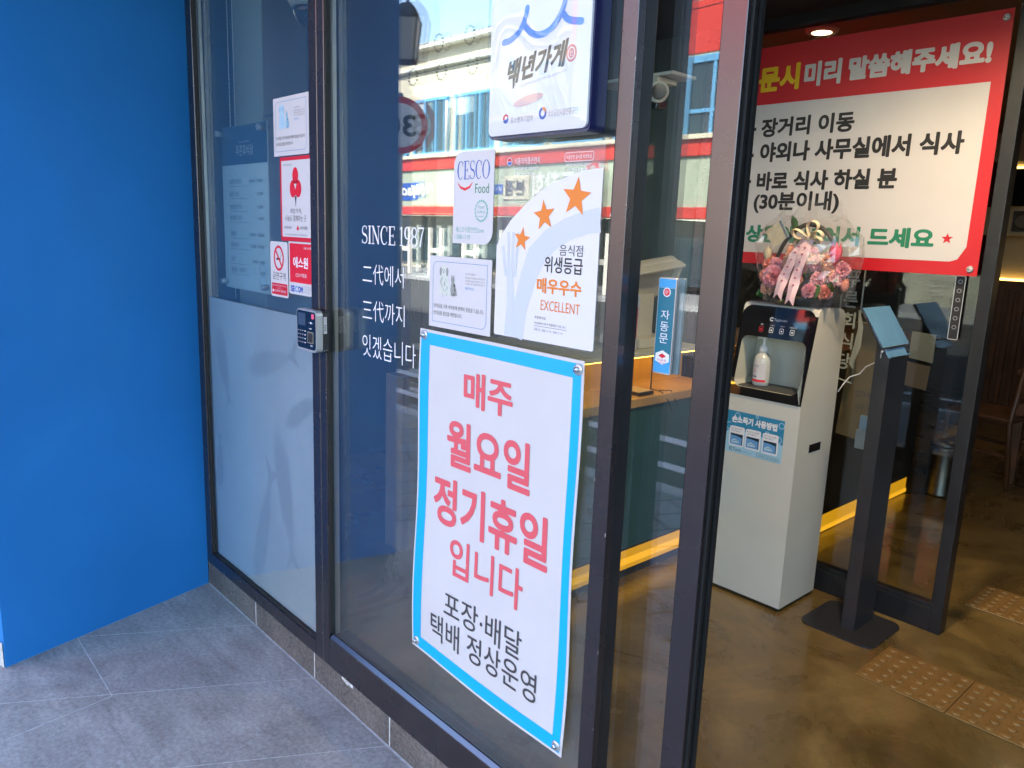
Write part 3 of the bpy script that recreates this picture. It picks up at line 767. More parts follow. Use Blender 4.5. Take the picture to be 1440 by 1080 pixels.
# pet notices
def pet(x0, x1, z0, z1, fade, label):
    b = MB(); w = x1 - x0; h = z1 - z0; X = lambda t: x0 + t * w; Z = lambda t: z0 + t * h
    sheet(b, [(x0, z0), (x1, z0), (x1, z1), (x0, z1)], PAPER)
    line = mat("soft blue line print", (.17, .30, .50), .5)
    i0 = rrect(X(.06), X(.94), Z(.075), Z(.93), .018, 8, "bd"); i1 = rrect(X(.067), X(.933), Z(.083), Z(.922), .0165, 8, "bd")
    b.m(line); frame_ring(b, i0, i1, L_(1))
    furs = (mat("pale blue fur print", (.42, .62, .74), .5), mat("light blue fur print", (.30, .52, .66), .5), mat("deep blue fur print", (.10, .25, .36), .5)) if fade else (mat("cream fur print", (.60, .62, .55), .5), mat("grey fur print", (.28, .29, .27), .5), mat("dark fur print", (.05, .05, .045), .5))
    rnd = random.Random(3)
    b.m(furs[0])
    b.flat([(X(.17), Z(.47)), (X(.345), Z(.47)), (X(.35), Z(.56)), (X(.325), Z(.70)), (X(.30), Z(.76)), (X(.20), Z(.76)), (X(.185), Z(.64)), (X(.168), Z(.54))], L_(1))
    b.flat(circ(X(.25), Z(.80), .058 * w, .085 * h, 16), L_(1) - .0001)
    b.m(furs[1]); b.flat(circ(X(.195), Z(.79), .018 * w, .06 * h, 12), L_(2)); b.flat(circ(X(.305), Z(.79), .018 * w, .06 * h, 12), L_(2))
    b.flat([(X(.37), Z(.47)), (X(.455), Z(.47)), (X(.45), Z(.57)), (X(.42), Z(.66)), (X(.38), Z(.66)), (X(.362), Z(.57))], L_(1)); b.flat(circ(X(.40), Z(.685), .028 * w, .045 * h, 14), L_(2))
    b.flat([(X(.374), Z(.70)), (X(.38), Z(.765)), (X(.397), Z(.72))], L_(2) - .0001); b.flat([(X(.405), Z(.72)), (X(.42), Z(.765)), (X(.426), Z(.70))], L_(2) - .0001)
    b.flat([(X(.455), Z(.49)), (X(.475), Z(.47)), (X(.452), Z(.60))], L_(2))
    for i in range(16): a, c = rnd.uniform(.19, .33), rnd.uniform(.48, .72); b.stroke([(X(a), Z(c)), (X(a + rnd.uniform(-.012, .012)), Z(c - .05))], .0011, L_(2) - .00004 * i)
    b.m(furs[2])
    for i in range(9): a, c = rnd.uniform(.375, .44), rnd.uniform(.48, .64); b.stroke([(X(a), Z(c)), (X(a + .012), Z(c - .035))], .0014, L_(3) - .00004 * i)
    for ex, ez, r in ((.232, .815, .006), (.268, .815, .006), (.25, .785, .008), (.39, .69, .004), (.411, .69, .004)): b.flat(circ(X(ex), Z(ez), r * w, r * h * 1.3, 10), L_(3) - .0005)
    b.m(GREY); b.text("펫티켓 캠페인", X(.60), X(.76), Z(.775), Z(.80), L_(1))
    for i, t in enumerate(("반려동물과 함께하는 모두를 위해", "반려동물 출입을 제한하고 있으니", "고객님의 너른 양해를 부탁드립니다")): b.text(t, X(.60), X(.90), Z(.725 - .04 * i), Z(.75 - .04 * i), L_(1))
    b.m(SKYB); b.text("케어안내", X(.60), X(.73), Z(.575), Z(.615), L_(1), .02)
    b.m(DGREY); b.text("반려동물 가족 여러분께 양해의 말씀을 드립니다.", X(.085), X(.90), Z(.275), Z(.335), L_(1)); b.text("반려동물 출입을 제한합니다.", X(.085), X(.56), Z(.175), Z(.235), L_(1))
    return tag(b.build("pet_notice"), label, "notice", "pet entry notices on the glass")
pet(-1.563, -1.329, 1.2645, 1.437, False, "white pet notice with natural coloured dog and cat, above the cyan bordered banner")
pet(-2.404, -2.173, 1.7065, 1.880, True, "sun faded pet notice with pale blue dog and cat, above the red berry sticker")

# charity sticker with red three lobed berry
b = MB(); sheet(b, rrect(-2.366, -2.167, 1.447, 1.702, .003, 3), RED); b.m(PAPER); b.rect(-2.355, -2.1685, 1.460, 1.691, L_(1))
b.m(BRED)
for cx, cz, rx, rz in ((-2.262, 1.645, .019, .025), (-2.279, 1.606, .021, .026), (-2.245, 1.606, .021, .026)): b.flat(circ(cx, cz, rx, rz), L_(2))
b.flat([(-2.2625, 1.625), (-2.28, 1.605), (-2.262, 1.585), (-2.244, 1.605)], L_(2) - .0001)
b.m(PAPER); b.flat([(-2.27, 1.621), (-2.254, 1.621), (-2.262, 1.604)], L_(3)); b.m(DGREY); b.flat([(-2.268, 1.584), (-2.256, 1.584), (-2.261, 1.550)], L_(2))
b.text("희망가게,", -2.299, -2.225, 1.531, 1.547, L_(2), -.012); b.text("나눔도 함께하는 곳", -2.333, -2.195, 1.508, 1.527, L_(2), -.012); b.text("푸른회식당", -2.34, -2.292, 1.484, 1.493, L_(2)); b.text("사랑의열매", -2.237, -2.19, 1.483, 1.494, L_(2)); b.text("이웃사랑 실천에 앞장서는 착한가게입니다", -2.335, -2.19, 1.465, 1.469, L_(2)); b.text("모두의 나눔 2022", -2.342, -2.285, 1.676, 1.681, L_(2))
b.m(BRED); b.flat(circ(-2.25, 1.4915, .004), L_(2)); b.flat(circ(-2.254, 1.4855, .004), L_(2) - .0001); b.flat(circ(-2.246, 1.4855, .004), L_(2) - .0002)
tag(b.build("charity_sticker"), "red bordered white sticker with a red three lobed berry emblem", "sticker")

# no smoking sticker
b = MB(); sheet(b, rrect(-2.447, -2.324, 1.265, 1.4425, .009), PAPER)
b.m(BRED); b.ring(-2.386, 1.390, .0355, .0405, .0075, L_(2)); b.stroke([(-2.41, 1.418), (-2.362, 1.362)], .007, L_(2) - .0001)
b.m(BLACK); b.rect(-2.403, -2.375, 1.384, 1.391, L_(1)); b.m(GREY); b.stroke([(-2.374, 1.394), (-2.366, 1.402), (-2.373, 1.410), (-2.363, 1.418)], .003, L_(1))
b.m(BLACK); b.text("금연구역", -2.432, -2.340, 1.320, 1.345, L_(1), -.005)
b.m(RED); b.prism(rrect(-2.440, -2.329, 1.272, 1.309, .004), L_(1), YS - .0001); b.m(WHITE); b.text("흡연시 10만원 이하의 과태료 부과", -2.435, -2.334, 1.299, 1.304, L_(2)); b.text("(금연구역)", -2.40, -2.37, 1.291, 1.295, L_(2)); b.text("보건복지부 금연상담", -2.424, -2.34, 1.280, 1.288, L_(2), .02); b.flat(circ(-2.43, 1.284, .0045), L_(2))
tag(b.build("no_smoking_sticker"), "narrow white no smoking sticker with crossed cigarette in a red ring", "sticker")

# security company sticker
b = MB(); sheet(b, rrect(-2.3165, -2.165, 1.283, 1.446, .008, 6, "ab"), PAPER); b.m(BRED); b.rect(-2.309, -2.1655, 1.320, 1.441, L_(1))
b.m(WHITE); b.text("에스원", -2.285, -2.188, 1.366, 1.400, L_(2), .025); b.text("CCTV 작동중", -2.270, -2.198, 1.338, 1.350, L_(2), .02); b.text("안전시스템", -2.214, -2.168, 1.425, 1.432, L_(2))
b.m(DBLUE); b.text("SE", -2.306, -2.279, 1.290, 1.310, L_(1), .045); b.text("OM", -2.256, -2.224, 1.290, 1.310, L_(1), .045); b.m(SKYB); b.text("C", -2.277, -2.258, 1.290, 1.310, L_(1), .05)
b.m(GREY)
for i, t in enumerate(("무단침입 및 도난방지", "24시간 방범시스템", "www.security.co.kr", "대표전화 1588-3112")): b.text(t, -2.219, -2.170, 1.309 - .006 * i, 1.3125 - .006 * i, L_(1))
tag(b.build("security_sticker"), "red security company sticker with white Korean lettering beside the keypad mullion", "sticker")

# menu board hung just inside the glass
mb_ = thing("menu_board", "pale blue printed price list board with dark header behind the glass", "menu board", (-2.765, 1.2, 1.255))
MENU = mat("pale blue menu board", (.66, .76, .80), .4); MENUH = mat("dark blue menu header", (.03, .10, .17), .4)
def _mboard(b):
    b.m(MENU); b.prism(rrect(-2.957, -2.573, 1.255, 1.836, .004, 3), 1.198, 1.202); b.m(MENUH); b.rect(-2.9565, -2.5735, 1.702, 1.8355, 1.1975)
    b.m(WHITE); b.text("푸른회식당", -2.829, -2.683, 1.732, 1.768, 1.197, -.005); b.text("SINCE 1987 자갈치", -2.80, -2.715, 1.776, 1.782, 1.197)
    b.m(DGREY)
    for i, (z, t, p) in enumerate(((1.634, "모듬회 정식", "40,000 - 70,000"), (1.590, "물회 정식", "15,000"), (1.545, "회덮밥 정식", "13,000"), (1.505, "우럭탕 정식", "12,000"), (1.448, "매운탕", "20,000 - 30,000"), (1.408, "생선구이", "25,000 - 30,000"), (1.354, "소주", "4,000 - 5,000"), (1.316, "음료 / 맥주", "2,000"))):
        b.text(t, -2.897, -2.897 + .017 * len(t), z, z + .018, 1.197, .01); x1 = -2.613; b.text(p, x1 - .0076 * len(p), x1, z + .002, z + .014, 1.197); b.rect(-2.897, -2.74, z - .0075, z - .0065, 1.197)
    b.m(WHITE); b.rect(-2.77, -2.722, 1.636, 1.654, 1.1965); b.m(PALEB); b.text("8", -2.66, -2.60, 1.27, 1.36, 1.197, -.02)
part(mb_, "board", _mboard)
for cx, cz in ((-2.945, 1.815), (-2.592, 1.815), (-2.942, 1.277), (-2.588, 1.279)):
    def _so(b, cx=cx, cz=cz): b.m(SILVER); b.cyl((cx, 1.172, cz), (cx, 1.1975, cz), .011, .011, 18); b.m(CHROME); b.cyl((cx, 1.2021, cz), (cx, 1.212, cz), .0075, n=14)
    part(mb_, "standoff", _so)

# projecting certification sign box
sb = thing("light_box_sign", "white acrylic certificate sign box with navy body and blue wave emblem", "sign", (-1.16, 1.11, 1.69))
NAVY = mat("navy plastic", (.008, .012, .075), .3, coat=.3)
def _sb(b): b.m(NAVY); b.prism(rrect(-1.302, -1.0165, 1.688, 2.16, .012), 1.100, 1.142)
part(sb, "body", _sb)
def _sf(b):
    b.m(mat("white backlit acrylic", (.72, .72, .74), .25)); b.prism(rrect(-1.298, -1.0205, 1.694, 2.155, .012), 1.0945, 1.0998)
    y = 1.094
    b.m(SKYB); BW = mat("wave blue print", (.06, .24, .68), .4); b.m(BW)
    def sm(P, n=6):
        out = []
        for i in range(len(P) - 1):
            p0, p1, p2, p3 = P[max(i - 1, 0)], P[i], P[i + 1], P[min(i + 2, len(P) - 1)]
            for k in range(n):
                t = k / n; out.append(tuple(.5 * ((2 * p1[a]) + (-p0[a] + p2[a]) * t + (2 * p0[a] - 5 * p1[a] + 4 * p2[a] - p3[a]) * t * t + (-p0[a] + 3 * p1[a] - 3 * p2[a] + p3[a]) * t ** 3) for a in (0, 1)))
        return out + [P[-1]]
    for P, k in ((((-1.258, 1.874), (-1.238, 1.876), (-1.216, 1.886), (-1.203, 1.900), (-1.196, 1.914), (-1.192, 1.928)), 0), (((-1.197, 1.896), (-1.18, 1.882), (-1.156, 1.874), (-1.130, 1.877), (-1.110, 1.890), (-1.096, 1.908), (-1.088, 1.93), (-1.085, 1.96), (-1.085, 1.99)), 1), (((-1.092, 1.901), (-1.082, 1.891), (-1.066, 1.885), (-1.045, 1.881)), 2)):
        b.stroke(sm(P), .0125, y - .0002 * k); b.flat(circ(P[0][0], P[0][1], .0062, n=12), y - .0001 - .0002 * k); b.flat(circ(P[-1][0], P[-1][1], .0062, n=12), y - .00015 - .0002 * k)
    INK = mat("ink brush print", (.05, .05, .05), .5); b.m(INK)
    tilt = lambda x, z: (x + (z - 1.81) * .22, y, z + (x + 1.16) * .12)
    b.text("백년가게", -1.247, -1.083, 1.799, 1.848, y, .04, tilt); b.flat([(-1.228, 1.806), (-1.219, 1.806), (-1.223, 1.783), (-1.227, 1.783)], y - .0002)
    b.m(mat("faded red stamp", (.62, .22, .20), .5)); b.flat(circ(-1.067, 1.829, .0135, .0155), y); b.m(WHITE); b.ring(-1.067, 1.829, .0095, .011, .002, y - .0003); b.text("인", -1.071, -1.063, 1.824, 1.834, y - .0003)
    b.m(mat("faint grey print", (.55, .55, .58), .5)); b.text("중소벤처기업부가 인증하는 오래된 가게", -1.2, -1.075, 1.787, 1.793, y, 0, tilt)
    b.m(mat("salmon print", (.72, .46, .41), .5)); b.flat([(-1.18 + .043 * math.cos(R(a)), 1.757 + .009 * math.sin(R(a)) + .006 * math.cos(R(a))) for a in range(0, 360, 12)], y)
    b.m(RED); b.flat(circ(-1.245, 1.7265, .0085, a0=20, a1=200), y); b.m(DBLUE); b.flat(circ(-1.245, 1.7255, .0085, a0=200, a1=380), y); b.m(WHITE); b.flat(circ(-1.244, 1.728, .0035), y - .0003)
    b.m(GREY); b.text("중소벤처기업부", -1.230, -1.163, 1.716, 1.728, y); b.text("소상공인시장진흥공단", -1.122, -1.043, 1.720, 1.733, y)
    b.m(DBLUE); b.stroke(arc(-1.137, 1.7285, .008, .009, 100, 380, 14), .0055, y); b.m(ORANGE); b.stroke(arc(-1.137, 1.7285, .008, .009, 20, 100, 6), .0055, y - .0001)
part(sb, "face_panel", _sf)
COVER = clear("vacuum formed acrylic", (.97, .97, .97), .04)
def _sc(b):
    b.m(COVER); bm = bmesh.new(); nx, nz = 40, 56; rr = random.Random(5); vs = []
    for j in range(nz + 1):
        for i in range(nx + 1):
            u, v = i / nx, j / nz; ed = min(min(u, 1 - u) * 9, min(v, 1 - v) * 14, 1); e = 1 - (1 - ed) ** 2
            y = 1.0925 - .016 * e - .0009 * math.sin(u * 9 + v * 5) * math.sin(v * 11 - u * 3) * e - .0005 * math.sin(u * 23 + v * 17) * e
            vs.append(bm.verts.new((-1.306 + .289 * u, y, 1.690 + .468 * v)))
    for j in range(nz):
        for i in range(nx): q = j * (nx + 1) + i; bm.faces.new((vs[q], vs[q + 1], vs[q + nx + 2], vs[q + nx + 1]))
    bm.verts.index_update(); b.smooth = True; b.bm(bm)
part(sb, "acrylic_cover", _sc)

# fingerprint keypad on the mullion
kp = thing("access_keypad", "silver and black fingerprint keypad on the dark mullion", "keypad", (-2.1, 1.11, 1.13))
def _kb(b): b.m(SILVER); b.smooth = False; bm = bmesh.new(); b.prism(rrect(-2.162, -2.040, 1.130, 1.254, .014, 6), 1.088, 1.108)
part(kp, "housing", _kb)
def _kf(b):
    b.m(BPLAST); b.prism(rrect(-2.157, -2.046, 1.137, 1.249, .010, 6), 1.0865, 1.0878); y = 1.0862
    b.m(WHITE)
    for r in range(4):
        for c in range(3): b.flat(circ(-2.147 + c * .0125, 1.189 - r * .0115, .0016, n=8), y)
        b.rect(-2.111, -2.104, 1.1875 - r * .0115, 1.1905 - r * .0115, y)
    b.text("SPEED", -2.077, -2.062, 1.147, 1.1515, y, .02); b.rect(-2.082, -2.066, 1.1985, 1.2005, y); b.text("◂ ■ ▸", -2.085, -2.058, 1.214, 1.219, y)
part(kp, "key_panel", _kf)
def _ks(b): b.m(mat("unlit grey blue display", (.05, .075, .12), .08)); b.rect(-2.150, -2.104, 1.205, 1.242, 1.0861)
part(kp, "display", _ks)
def _kr(b): b.m(mat("scanner frame", (.2, .19, .16), .4)); b.prism(rrect(-2.092, -2.056, 1.156, 1.190, .003, 3), 1.0850, 1.0864); b.m(BLACK); b.rect(-2.089, -2.059, 1.159, 1.187, 1.0846)
part(kp, "fingerprint_reader", _kr)
def _kl(b): b.m(mat("pink indicator", (.85, .12, .22), .3)); b.prism(rrect(-2.066, -2.052, 1.229, 1.244, .003, 3), 1.0853, 1.0864)
part(kp, "indicator_mark", _kl)
def _kk(b):
    b.m(MPLAST); b.prism(rrect(-2.157, -2.045, 1.128, 1.250, .010, 4), 1.1082, 1.1308)
    b.m(PAPER); b.poly([(-2.0446, 1.113, 1.186), (-2.0446, 1.124, 1.186), (-2.0446, 1.124, 1.236), (-2.0446, 1.113, 1.236)]); b.m(BLACK)
    for i in range(4): b.poly([(-2.0443, 1.1155, 1.195 + .005 * i), (-2.0443, 1.1215, 1.195 + .005 * i), (-2.0443, 1.1215, 1.197 + .005 * i), (-2.0443, 1.1155, 1.197 + .005 * i)])
    b.m(CHROME); b.cyl((-2.0448, 1.115, 1.136), (-2.0435, 1.115, 1.136), .0025, n=10); b.cyl((-2.0448, 1.124, 1.137), (-2.0438, 1.124, 1.137), .002, n=10)
part(kp, "back_box", _kk)

# automatic door push strips, one on each face of the door glass
yd = DY + .018
def autostrip(y, dx, back):
    b = MB(); X = lambda x: x * .965 + dx; Z = lambda z: 1.5 - (1.5 - z) * .965; th = .006
    pb = mat("petrol blue print", (.01, .16, .24), .4); bb = mat("bright blue print", (.02, .33, .68), .4)
    o = rrect(X(-.944), X(-.9015), Z(1.234), Z(1.424), .004, 4)
    b.m(SILVER if not back else mat("clear grey acrylic back", (.40, .46, .48), .25)); b.prism(o, y, y + th)
    y1 = y - .0005
    if not back:
        b.m(pb); b.rect(X(-.942), X(-.9035), Z(1.268), Z(1.404), y1); b.m(bb); b.rect(X(-.942), X(-.9035), Z(1.237), Z(1.2675), y1); b.rect(X(-.942), X(-.9035), Z(1.4045), Z(1.4215), y1)
        b.m(WHITE)
        for i in range(13):
            for k in range(5): b.flat(circ(X(-.940 + i * .0029), Z(1.407 + k * .003), .0004, n=5), y1 - .0003); b.flat(circ(X(-.940 + i * .0029), Z(1.240 + k * .003), .0004, n=5), y1 - .0003)
        b.text("자", X(-.933), X(-.9125), Z(1.343), Z(1.361), y1 - .0004, .02); b.text("동", X(-.933), X(-.9125), Z(1.3195), Z(1.338), y1 - .0004, .02); b.text("문", X(-.933), X(-.9125), Z(1.296), Z(1.315), y1 - .0004, .02)
        b.flat(circ(X(-.9225), Z(1.396), .0088, .0088), y1 - .0003); b.m(BRED); b.flat(circ(X(-.9225), Z(1.396), .0068), y1 - .0006); b.m(WHITE); b.text("☞", X(-.9275), X(-.918), Z(1.392), Z(1.4), y1 - .0009)
        b.m(WHITE); b.flat([(X(-.9225) + .0185 * math.sin(R(60 * i)), Z(1.267 + .0145 * math.cos(R(60 * i)))) for i in range(6)], y1 - .0004); b.m(RED); b.flat([(X(-.932), Z(1.270)), (X(-.9225), Z(1.2755)), (X(-.913), Z(1.270)), (X(-.9225), Z(1.2655))], y1 - .0007); b.text("자동문", X(-.9345), X(-.911), Z(1.259), Z(1.264), y1 - .0007); b.text("1588-0000", X(-.931), X(-.914), Z(1.2545), Z(1.257), y1 - .0007)
    return b.build("push_strip")
tag(autostrip(yd - .0065, 0, False), "blue vertical automatic door touch strip on the front of the door glass", "touch strip", "automatic door touch strips")
tag(autostrip(yd + .0105, .006, True), "plain grey back of a touch strip on the inner face of the door glass", "touch strip", "automatic door touch strips")
# ---------------------------------------------------------------- inside the entrance
# hand sanitiser dispenser
X0, X1 = -1.748, -1.42
PZ = .872
fy = lambda z: 2.83 + max(z - .884, 0) * .189
dp = thing("sanitiser_dispenser", "tall cream hand sanitiser machine with black slanted control panel", "dispenser", ((X0 + X1) / 2, 2.98, 0))
prof = [(2.83, .018), (2.83, PZ), (2.83, .884), (fy(1.22), 1.22), (fy(1.235) + .002, 1.238), (fy(1.245) + .012, 1.2495), (2.94, 1.254), (3.07, 1.248), (3.10, 1.24), (3.118, 1.222), (3.124, 1.195), (3.124, .018)]
def _body(b):
    b.m(CREAM)
    b.poly([(X0, y, z) for y, z in prof]); b.poly([(X1, y, z) for y, z in prof][::-1])
    for i in range(len(prof)):
        if i in (1, 2): continue
        j = (i + 1) % len(prof); (y0, z0), (y1, z1) = prof[i], prof[j]
        b.poly([(X0, y0, z0), (X0, y1, z1), (X1, y1, z1), (X1, y0, z0)][::-1])
    b.m(MPLAST); b.box(X0 + .01, X1 - .01, 2.85, 3.11, .003, .018)
part(dp, "cabinet", _body)
nz0, nz1, nx0, nx1 = .908, 1.118, -1.7275, -1.4435
outer = rrect(X0 + .001, X1 - .006, PZ, 1.243, .045, 7, "cd"); inner = rrect(nx0, nx1, nz0, nz1, .03, 7)
outer2 = [outer[0]] * 8 + [outer[1]] * 8 + outer[2:]
GLOSSB = mat("black glass panel", (.006, .006, .009), .03, coat=1.0, spec=1.0)
def _panel(b):
    b.m(GLOSSB)
    for i in range(len(inner)):
        j = (i + 1) % len(inner); q = []
        for p in (outer2[i], outer2[j], inner[j], inner[i]):
            v = (p[0], fy(p[1]) - .003, p[1])
            if not q or q[-1] != v: q.append(v)
        b.poly(q)
    n = len(outer)
    for i in range(n):
        j = (i + 1) % n; a, c = outer[i], outer[j]; b.poly([(c[0], fy(c[1]) - .003, c[1]), (a[0], fy(a[1]) - .003, a[1]), (a[0], fy(a[1]) + .006, a[1]), (c[0], fy(c[1]) + .006, c[1])])
    f = lambda x, z: (x, fy(z) - .0035, z)
    b.m(WHITE); b.text("Tech", -1.600, -1.573, 1.186, 1.197, 0, .03, f); b.text("손소독기", -1.570, -1.545, 1.187, 1.195, 0, 0, f)
    b.stroke(arc(-1.611, 1.1925, .0065, .0065, 30, 330, 14), .0035, 0, f)
    for i, (x, t) in enumerate(((-1.650, "전원"), (-1.605, "소독액"), (-1.560, "배터리"), (-1.514, "자동분사중"))):
        b.m(WHITE if i else mat("red icon", (.7, .03, .05), .4)); o = rrect(x - .009, x + .009, 1.139, 1.160, .004, 4); q = rrect(x - .0073, x + .0073, 1.1407, 1.1583, .003, 4)
        for k in range(len(o)):
            l = (k + 1) % len(o); b.poly([f(*o[k]), f(*o[l]), f(*q[l]), f(*q[k])])
        b.poly([f(*p) for p in circ(x, 1.149, .0035, n=10)]); b.m(WHITE); b.text(t, x - .003 * len(t), x + .003 * len(t), 1.166, 1.171, 0, 0, f)
part(dp, "control_panel", _panel)
def _niche(b):
    b.m(CREAMN); n = len(inner); b.smooth = True
    for i in range(n):
        j = (i + 1) % n; a, c = inner[i], inner[j]
        b.poly([(a[0], fy(a[1]) - .0028, a[1]), (c[0], fy(c[1]) - .0028, c[1]), (c[0] , 2.985, c[1]), (a[0], 2.985, a[1])])
    b.smooth = False; b.poly([(p[0], 2.985, p[1]) for p in inner])
part(dp, "niche", _niche)
def _tray(b): b.m(mat("dark grey drip tray", (.05, .052, .05), .5)); b.prism_z(rrect(nx0 + .012, nx1 - .012, 2.842, 2.983, .004, 3), .9085, .9125)
part(dp, "drip_tray", _tray)
def _vent(b): b.m(BPLAST); b.box(X1, X1 + .0015, 2.935, 3.03, .668, .702, 0)
part(dp, "side_display", _vent)
def _lab(b):
    y = 2.8292; x0, x1, z0, z1 = -1.742, -1.478, .625, .802; LB = mat("mid blue print", (.03, .24, .42), .35); b.m(mat("light blue label", (.36, .60, .74), .35)); b.rect(x0, x1, z0, z1, y)
    b.m(LB); b.flat([(x0, .705), (x0 + .03, .725), (x1 - .03, .712), (x1, .70), (x1, z1), (x0, z1)], y - .0003)
    b.m(PALEB); 
    for cx, cz, r in ((-1.725, .735, .018), (-1.69, .785, .012), (-1.50, .72, .02), (-1.49, .78, .013), (-1.60, .795, .007), (-1.55, .735, .01)): b.ring(cx, cz, min(r, .016), min(r, .016), .003, y - .0005, 20)
    b.m(WHITE); b.text("손소독기 사용방법", -1.715, -1.508, .752, .784, y - .0007, .055)
    for k, (bx, t1, t2) in enumerate(((-1.721, "손을 센서 안으로", "넣어 주십시오"), (-1.646, "분사된 소독제를", "고루 바릅니다"), (-1.568, "30초 이상 손을", "문질러 줍니다"))):
        b.m(WHITE); b.prism(rrect(bx, bx + .070, .652, .738, .008, 4), y - .0007, y - .0004); b.m(LB); b.flat(circ(bx + .004, .742, .007), y - .0010)
        b.m(DGREY); b.text(t1, bx + .005, bx + .06, .724, .730, y - .0010); b.text(t2, bx + .005, bx + .05, .714, .720, y - .0010)
        b.m(mat("navy photo print", (.01, .03, .06), .4)); b.rect(bx + .006, bx + .064, .660, .706, y - .0010); b.m(SKYB); b.flat([(bx + .006, .660), (bx + .060, .660), (bx + .060, .692), (bx + .035, .697), (bx + .006, .698)], y - .0013); b.m(PALEB); b.flat([(bx + .012, .665), (bx + .05, .668), (bx + .048, .676), (bx + .03, .685), (bx + .014, .678)], y - .0016)
        b.m(LB); b.stroke([(bx + .02, .672), (bx + .035, .679), (bx + .046, .672)], .002, y - .0019)
    b.m(DGREY); b.text("Tech", -1.700, -1.660, .632, .645, y - .0005, .03); b.text("주식회사 지테크", -1.655, -1.61, .634, .638, y - .0005); b.stroke(arc(-1.709, .639, .006, .006, 30, 330, 12), .003, y - .0005)
    b.text("고객센터 051-462-8251", -1.582, -1.494, .634, .641, y - .0005); frame_ring(b, rrect(-1.588, -1.488, .630, .645, .003), rrect(-1.587, -1.489, .631, .644, .002), y - .0005)
part(dp, "instruction_label", _lab, "light blue instruction label with three picture boxes")

# pump bottle standing in the machine
bt = thing("pump_bottle", "clear pump bottle with white pump and red striped label inside the sanitiser machine", "bottle", (-1.645, 2.905, .9125))
BC = (-1.645, 2.905, .9128)
def _bb(b): b.m(mat("clear sanitiser gel bottle", (.50, .51, .48), .12, spec=.6)); b.lathe([(.028, 0), (.0335, .004), (.034, .02), (.034, .105), (.032, .118), (.024, .130), (.014, .137), (.0135, .142)], BC)
btb = part(bt, "body", _bb)
def _bl(b):
    b.m(PAPER); n = 22
    def band(z0, z1, r, a0=150, a1=330):
        b.smooth = True
        for i in range(n):
            p, q = R(a0 + (a1 - a0) * i / n), R(a0 + (a1 - a0) * (i + 1) / n)
            b.poly([(BC[0] + r * math.cos(p), BC[1] + r * math.sin(p), BC[2] + z0), (BC[0] + r * math.cos(q), BC[1] + r * math.sin(q), BC[2] + z0), (BC[0] + r * math.cos(q), BC[1] + r * math.sin(q), BC[2] + z1), (BC[0] + r * math.cos(p), BC[1] + r * math.sin(p), BC[2] + z1)])
        b.smooth = False
    band(.018, .100, .0344); b.m(BRED); band(.018, .028, .0347)
    cyl_ = lambda x, z: (BC[0] + .0349 * math.sin(x), BC[1] - .0349 * math.cos(x), BC[2] + z)
    b.m(DGREY); b.text("손소독제", -.75, .1, .078, .088, 0, 0, cyl_); b.m(BRED); b.text("5", -.5, -.25, .056, .072, 0, .02, cyl_); b.m(BLACK); b.text("세니솔겔", -.9, -.05, .036, .043, 0, .05, cyl_)
    b.m(GREY)
    for i in range(9): b.text("의약외품 소독용", .3, 1.0, .092 - .007 * i, .095 - .007 * i, 0, 0, cyl_)
part(btb, "label", _bl)
def _bp(b):
    b.m(mat("white pump plastic", (.78, .77, .74), .35)); b.lathe([(.0165, .138), (.0165, .158), (.012, .163), (.008, .168), (.0045, .171), (.0045, .192), (.009, .194), (.009, .198), (.004, .200)], BC, 20)
    b.tube([(BC[0] + .012, BC[1], BC[2] + .1965), (BC[0] - .006, BC[1] - .002, BC[2] + .199), (BC[0] - .022, BC[1] - .006, BC[2] + .198), (BC[0] - .028, BC[1] - .007, BC[2] + .192)], [.005, .005, .0042, .0035])
part(bt, "pump", _bp)

# flower basket on the machine
fb = thing("flower_basket", "cellophane wrapped basket of pink and coral flowers with a long pink ribbon", "flower basket", (-1.585, 2.985, 1.254))
def _bk(b):
    b.m(mat("black basket weave", (.012, .012, .013), .55, bump=.6, bscale=120)); b.lathe([(.10, 0), (.118, .012), (.128, .032), (.122, .034), (.105, .02)], (-1.585, 2.985, 1.2545), 28)
part(fb, "basket", _bk)
def _hd(b):
    b.m(mat("black handle band", (.014, .013, .013), .5)); b.tube([(-1.585 + .15 * math.cos(R(a)), 2.985, 1.30 + .225 * math.sin(R(a))) for a in range(0, 181, 10)], .008, 8)
part(fb, "handle", _hd)
fb.location.x += .045; fb.scale = (1.0, 1.0, 1.18)
rf = random.Random(11)
PINK = mat("pink petals", (.86, .40, .47), .6, var=.2, vscale=30); CORALP = mat("coral petals", (.86, .32, .24), .6, var=.2, vscale=30); PEACH = mat("peach petals", (.88, .52, .38), .6, var=.2, vscale=30); HOT = mat("deep pink petals", (.72, .08, .17), .55, var=.2, vscale=30); LILAC = mat("lilac petals", (.84, .46, .52), .6, var=.2, vscale=30); IVORY = mat("ivory petals", (.62, .52, .36), .6)
LEAFM = mat("leaf green", (.03, .12, .025), .5, var=.3, vscale=20); LEAFL = mat("young leaf green", (.10, .24, .04), .5)
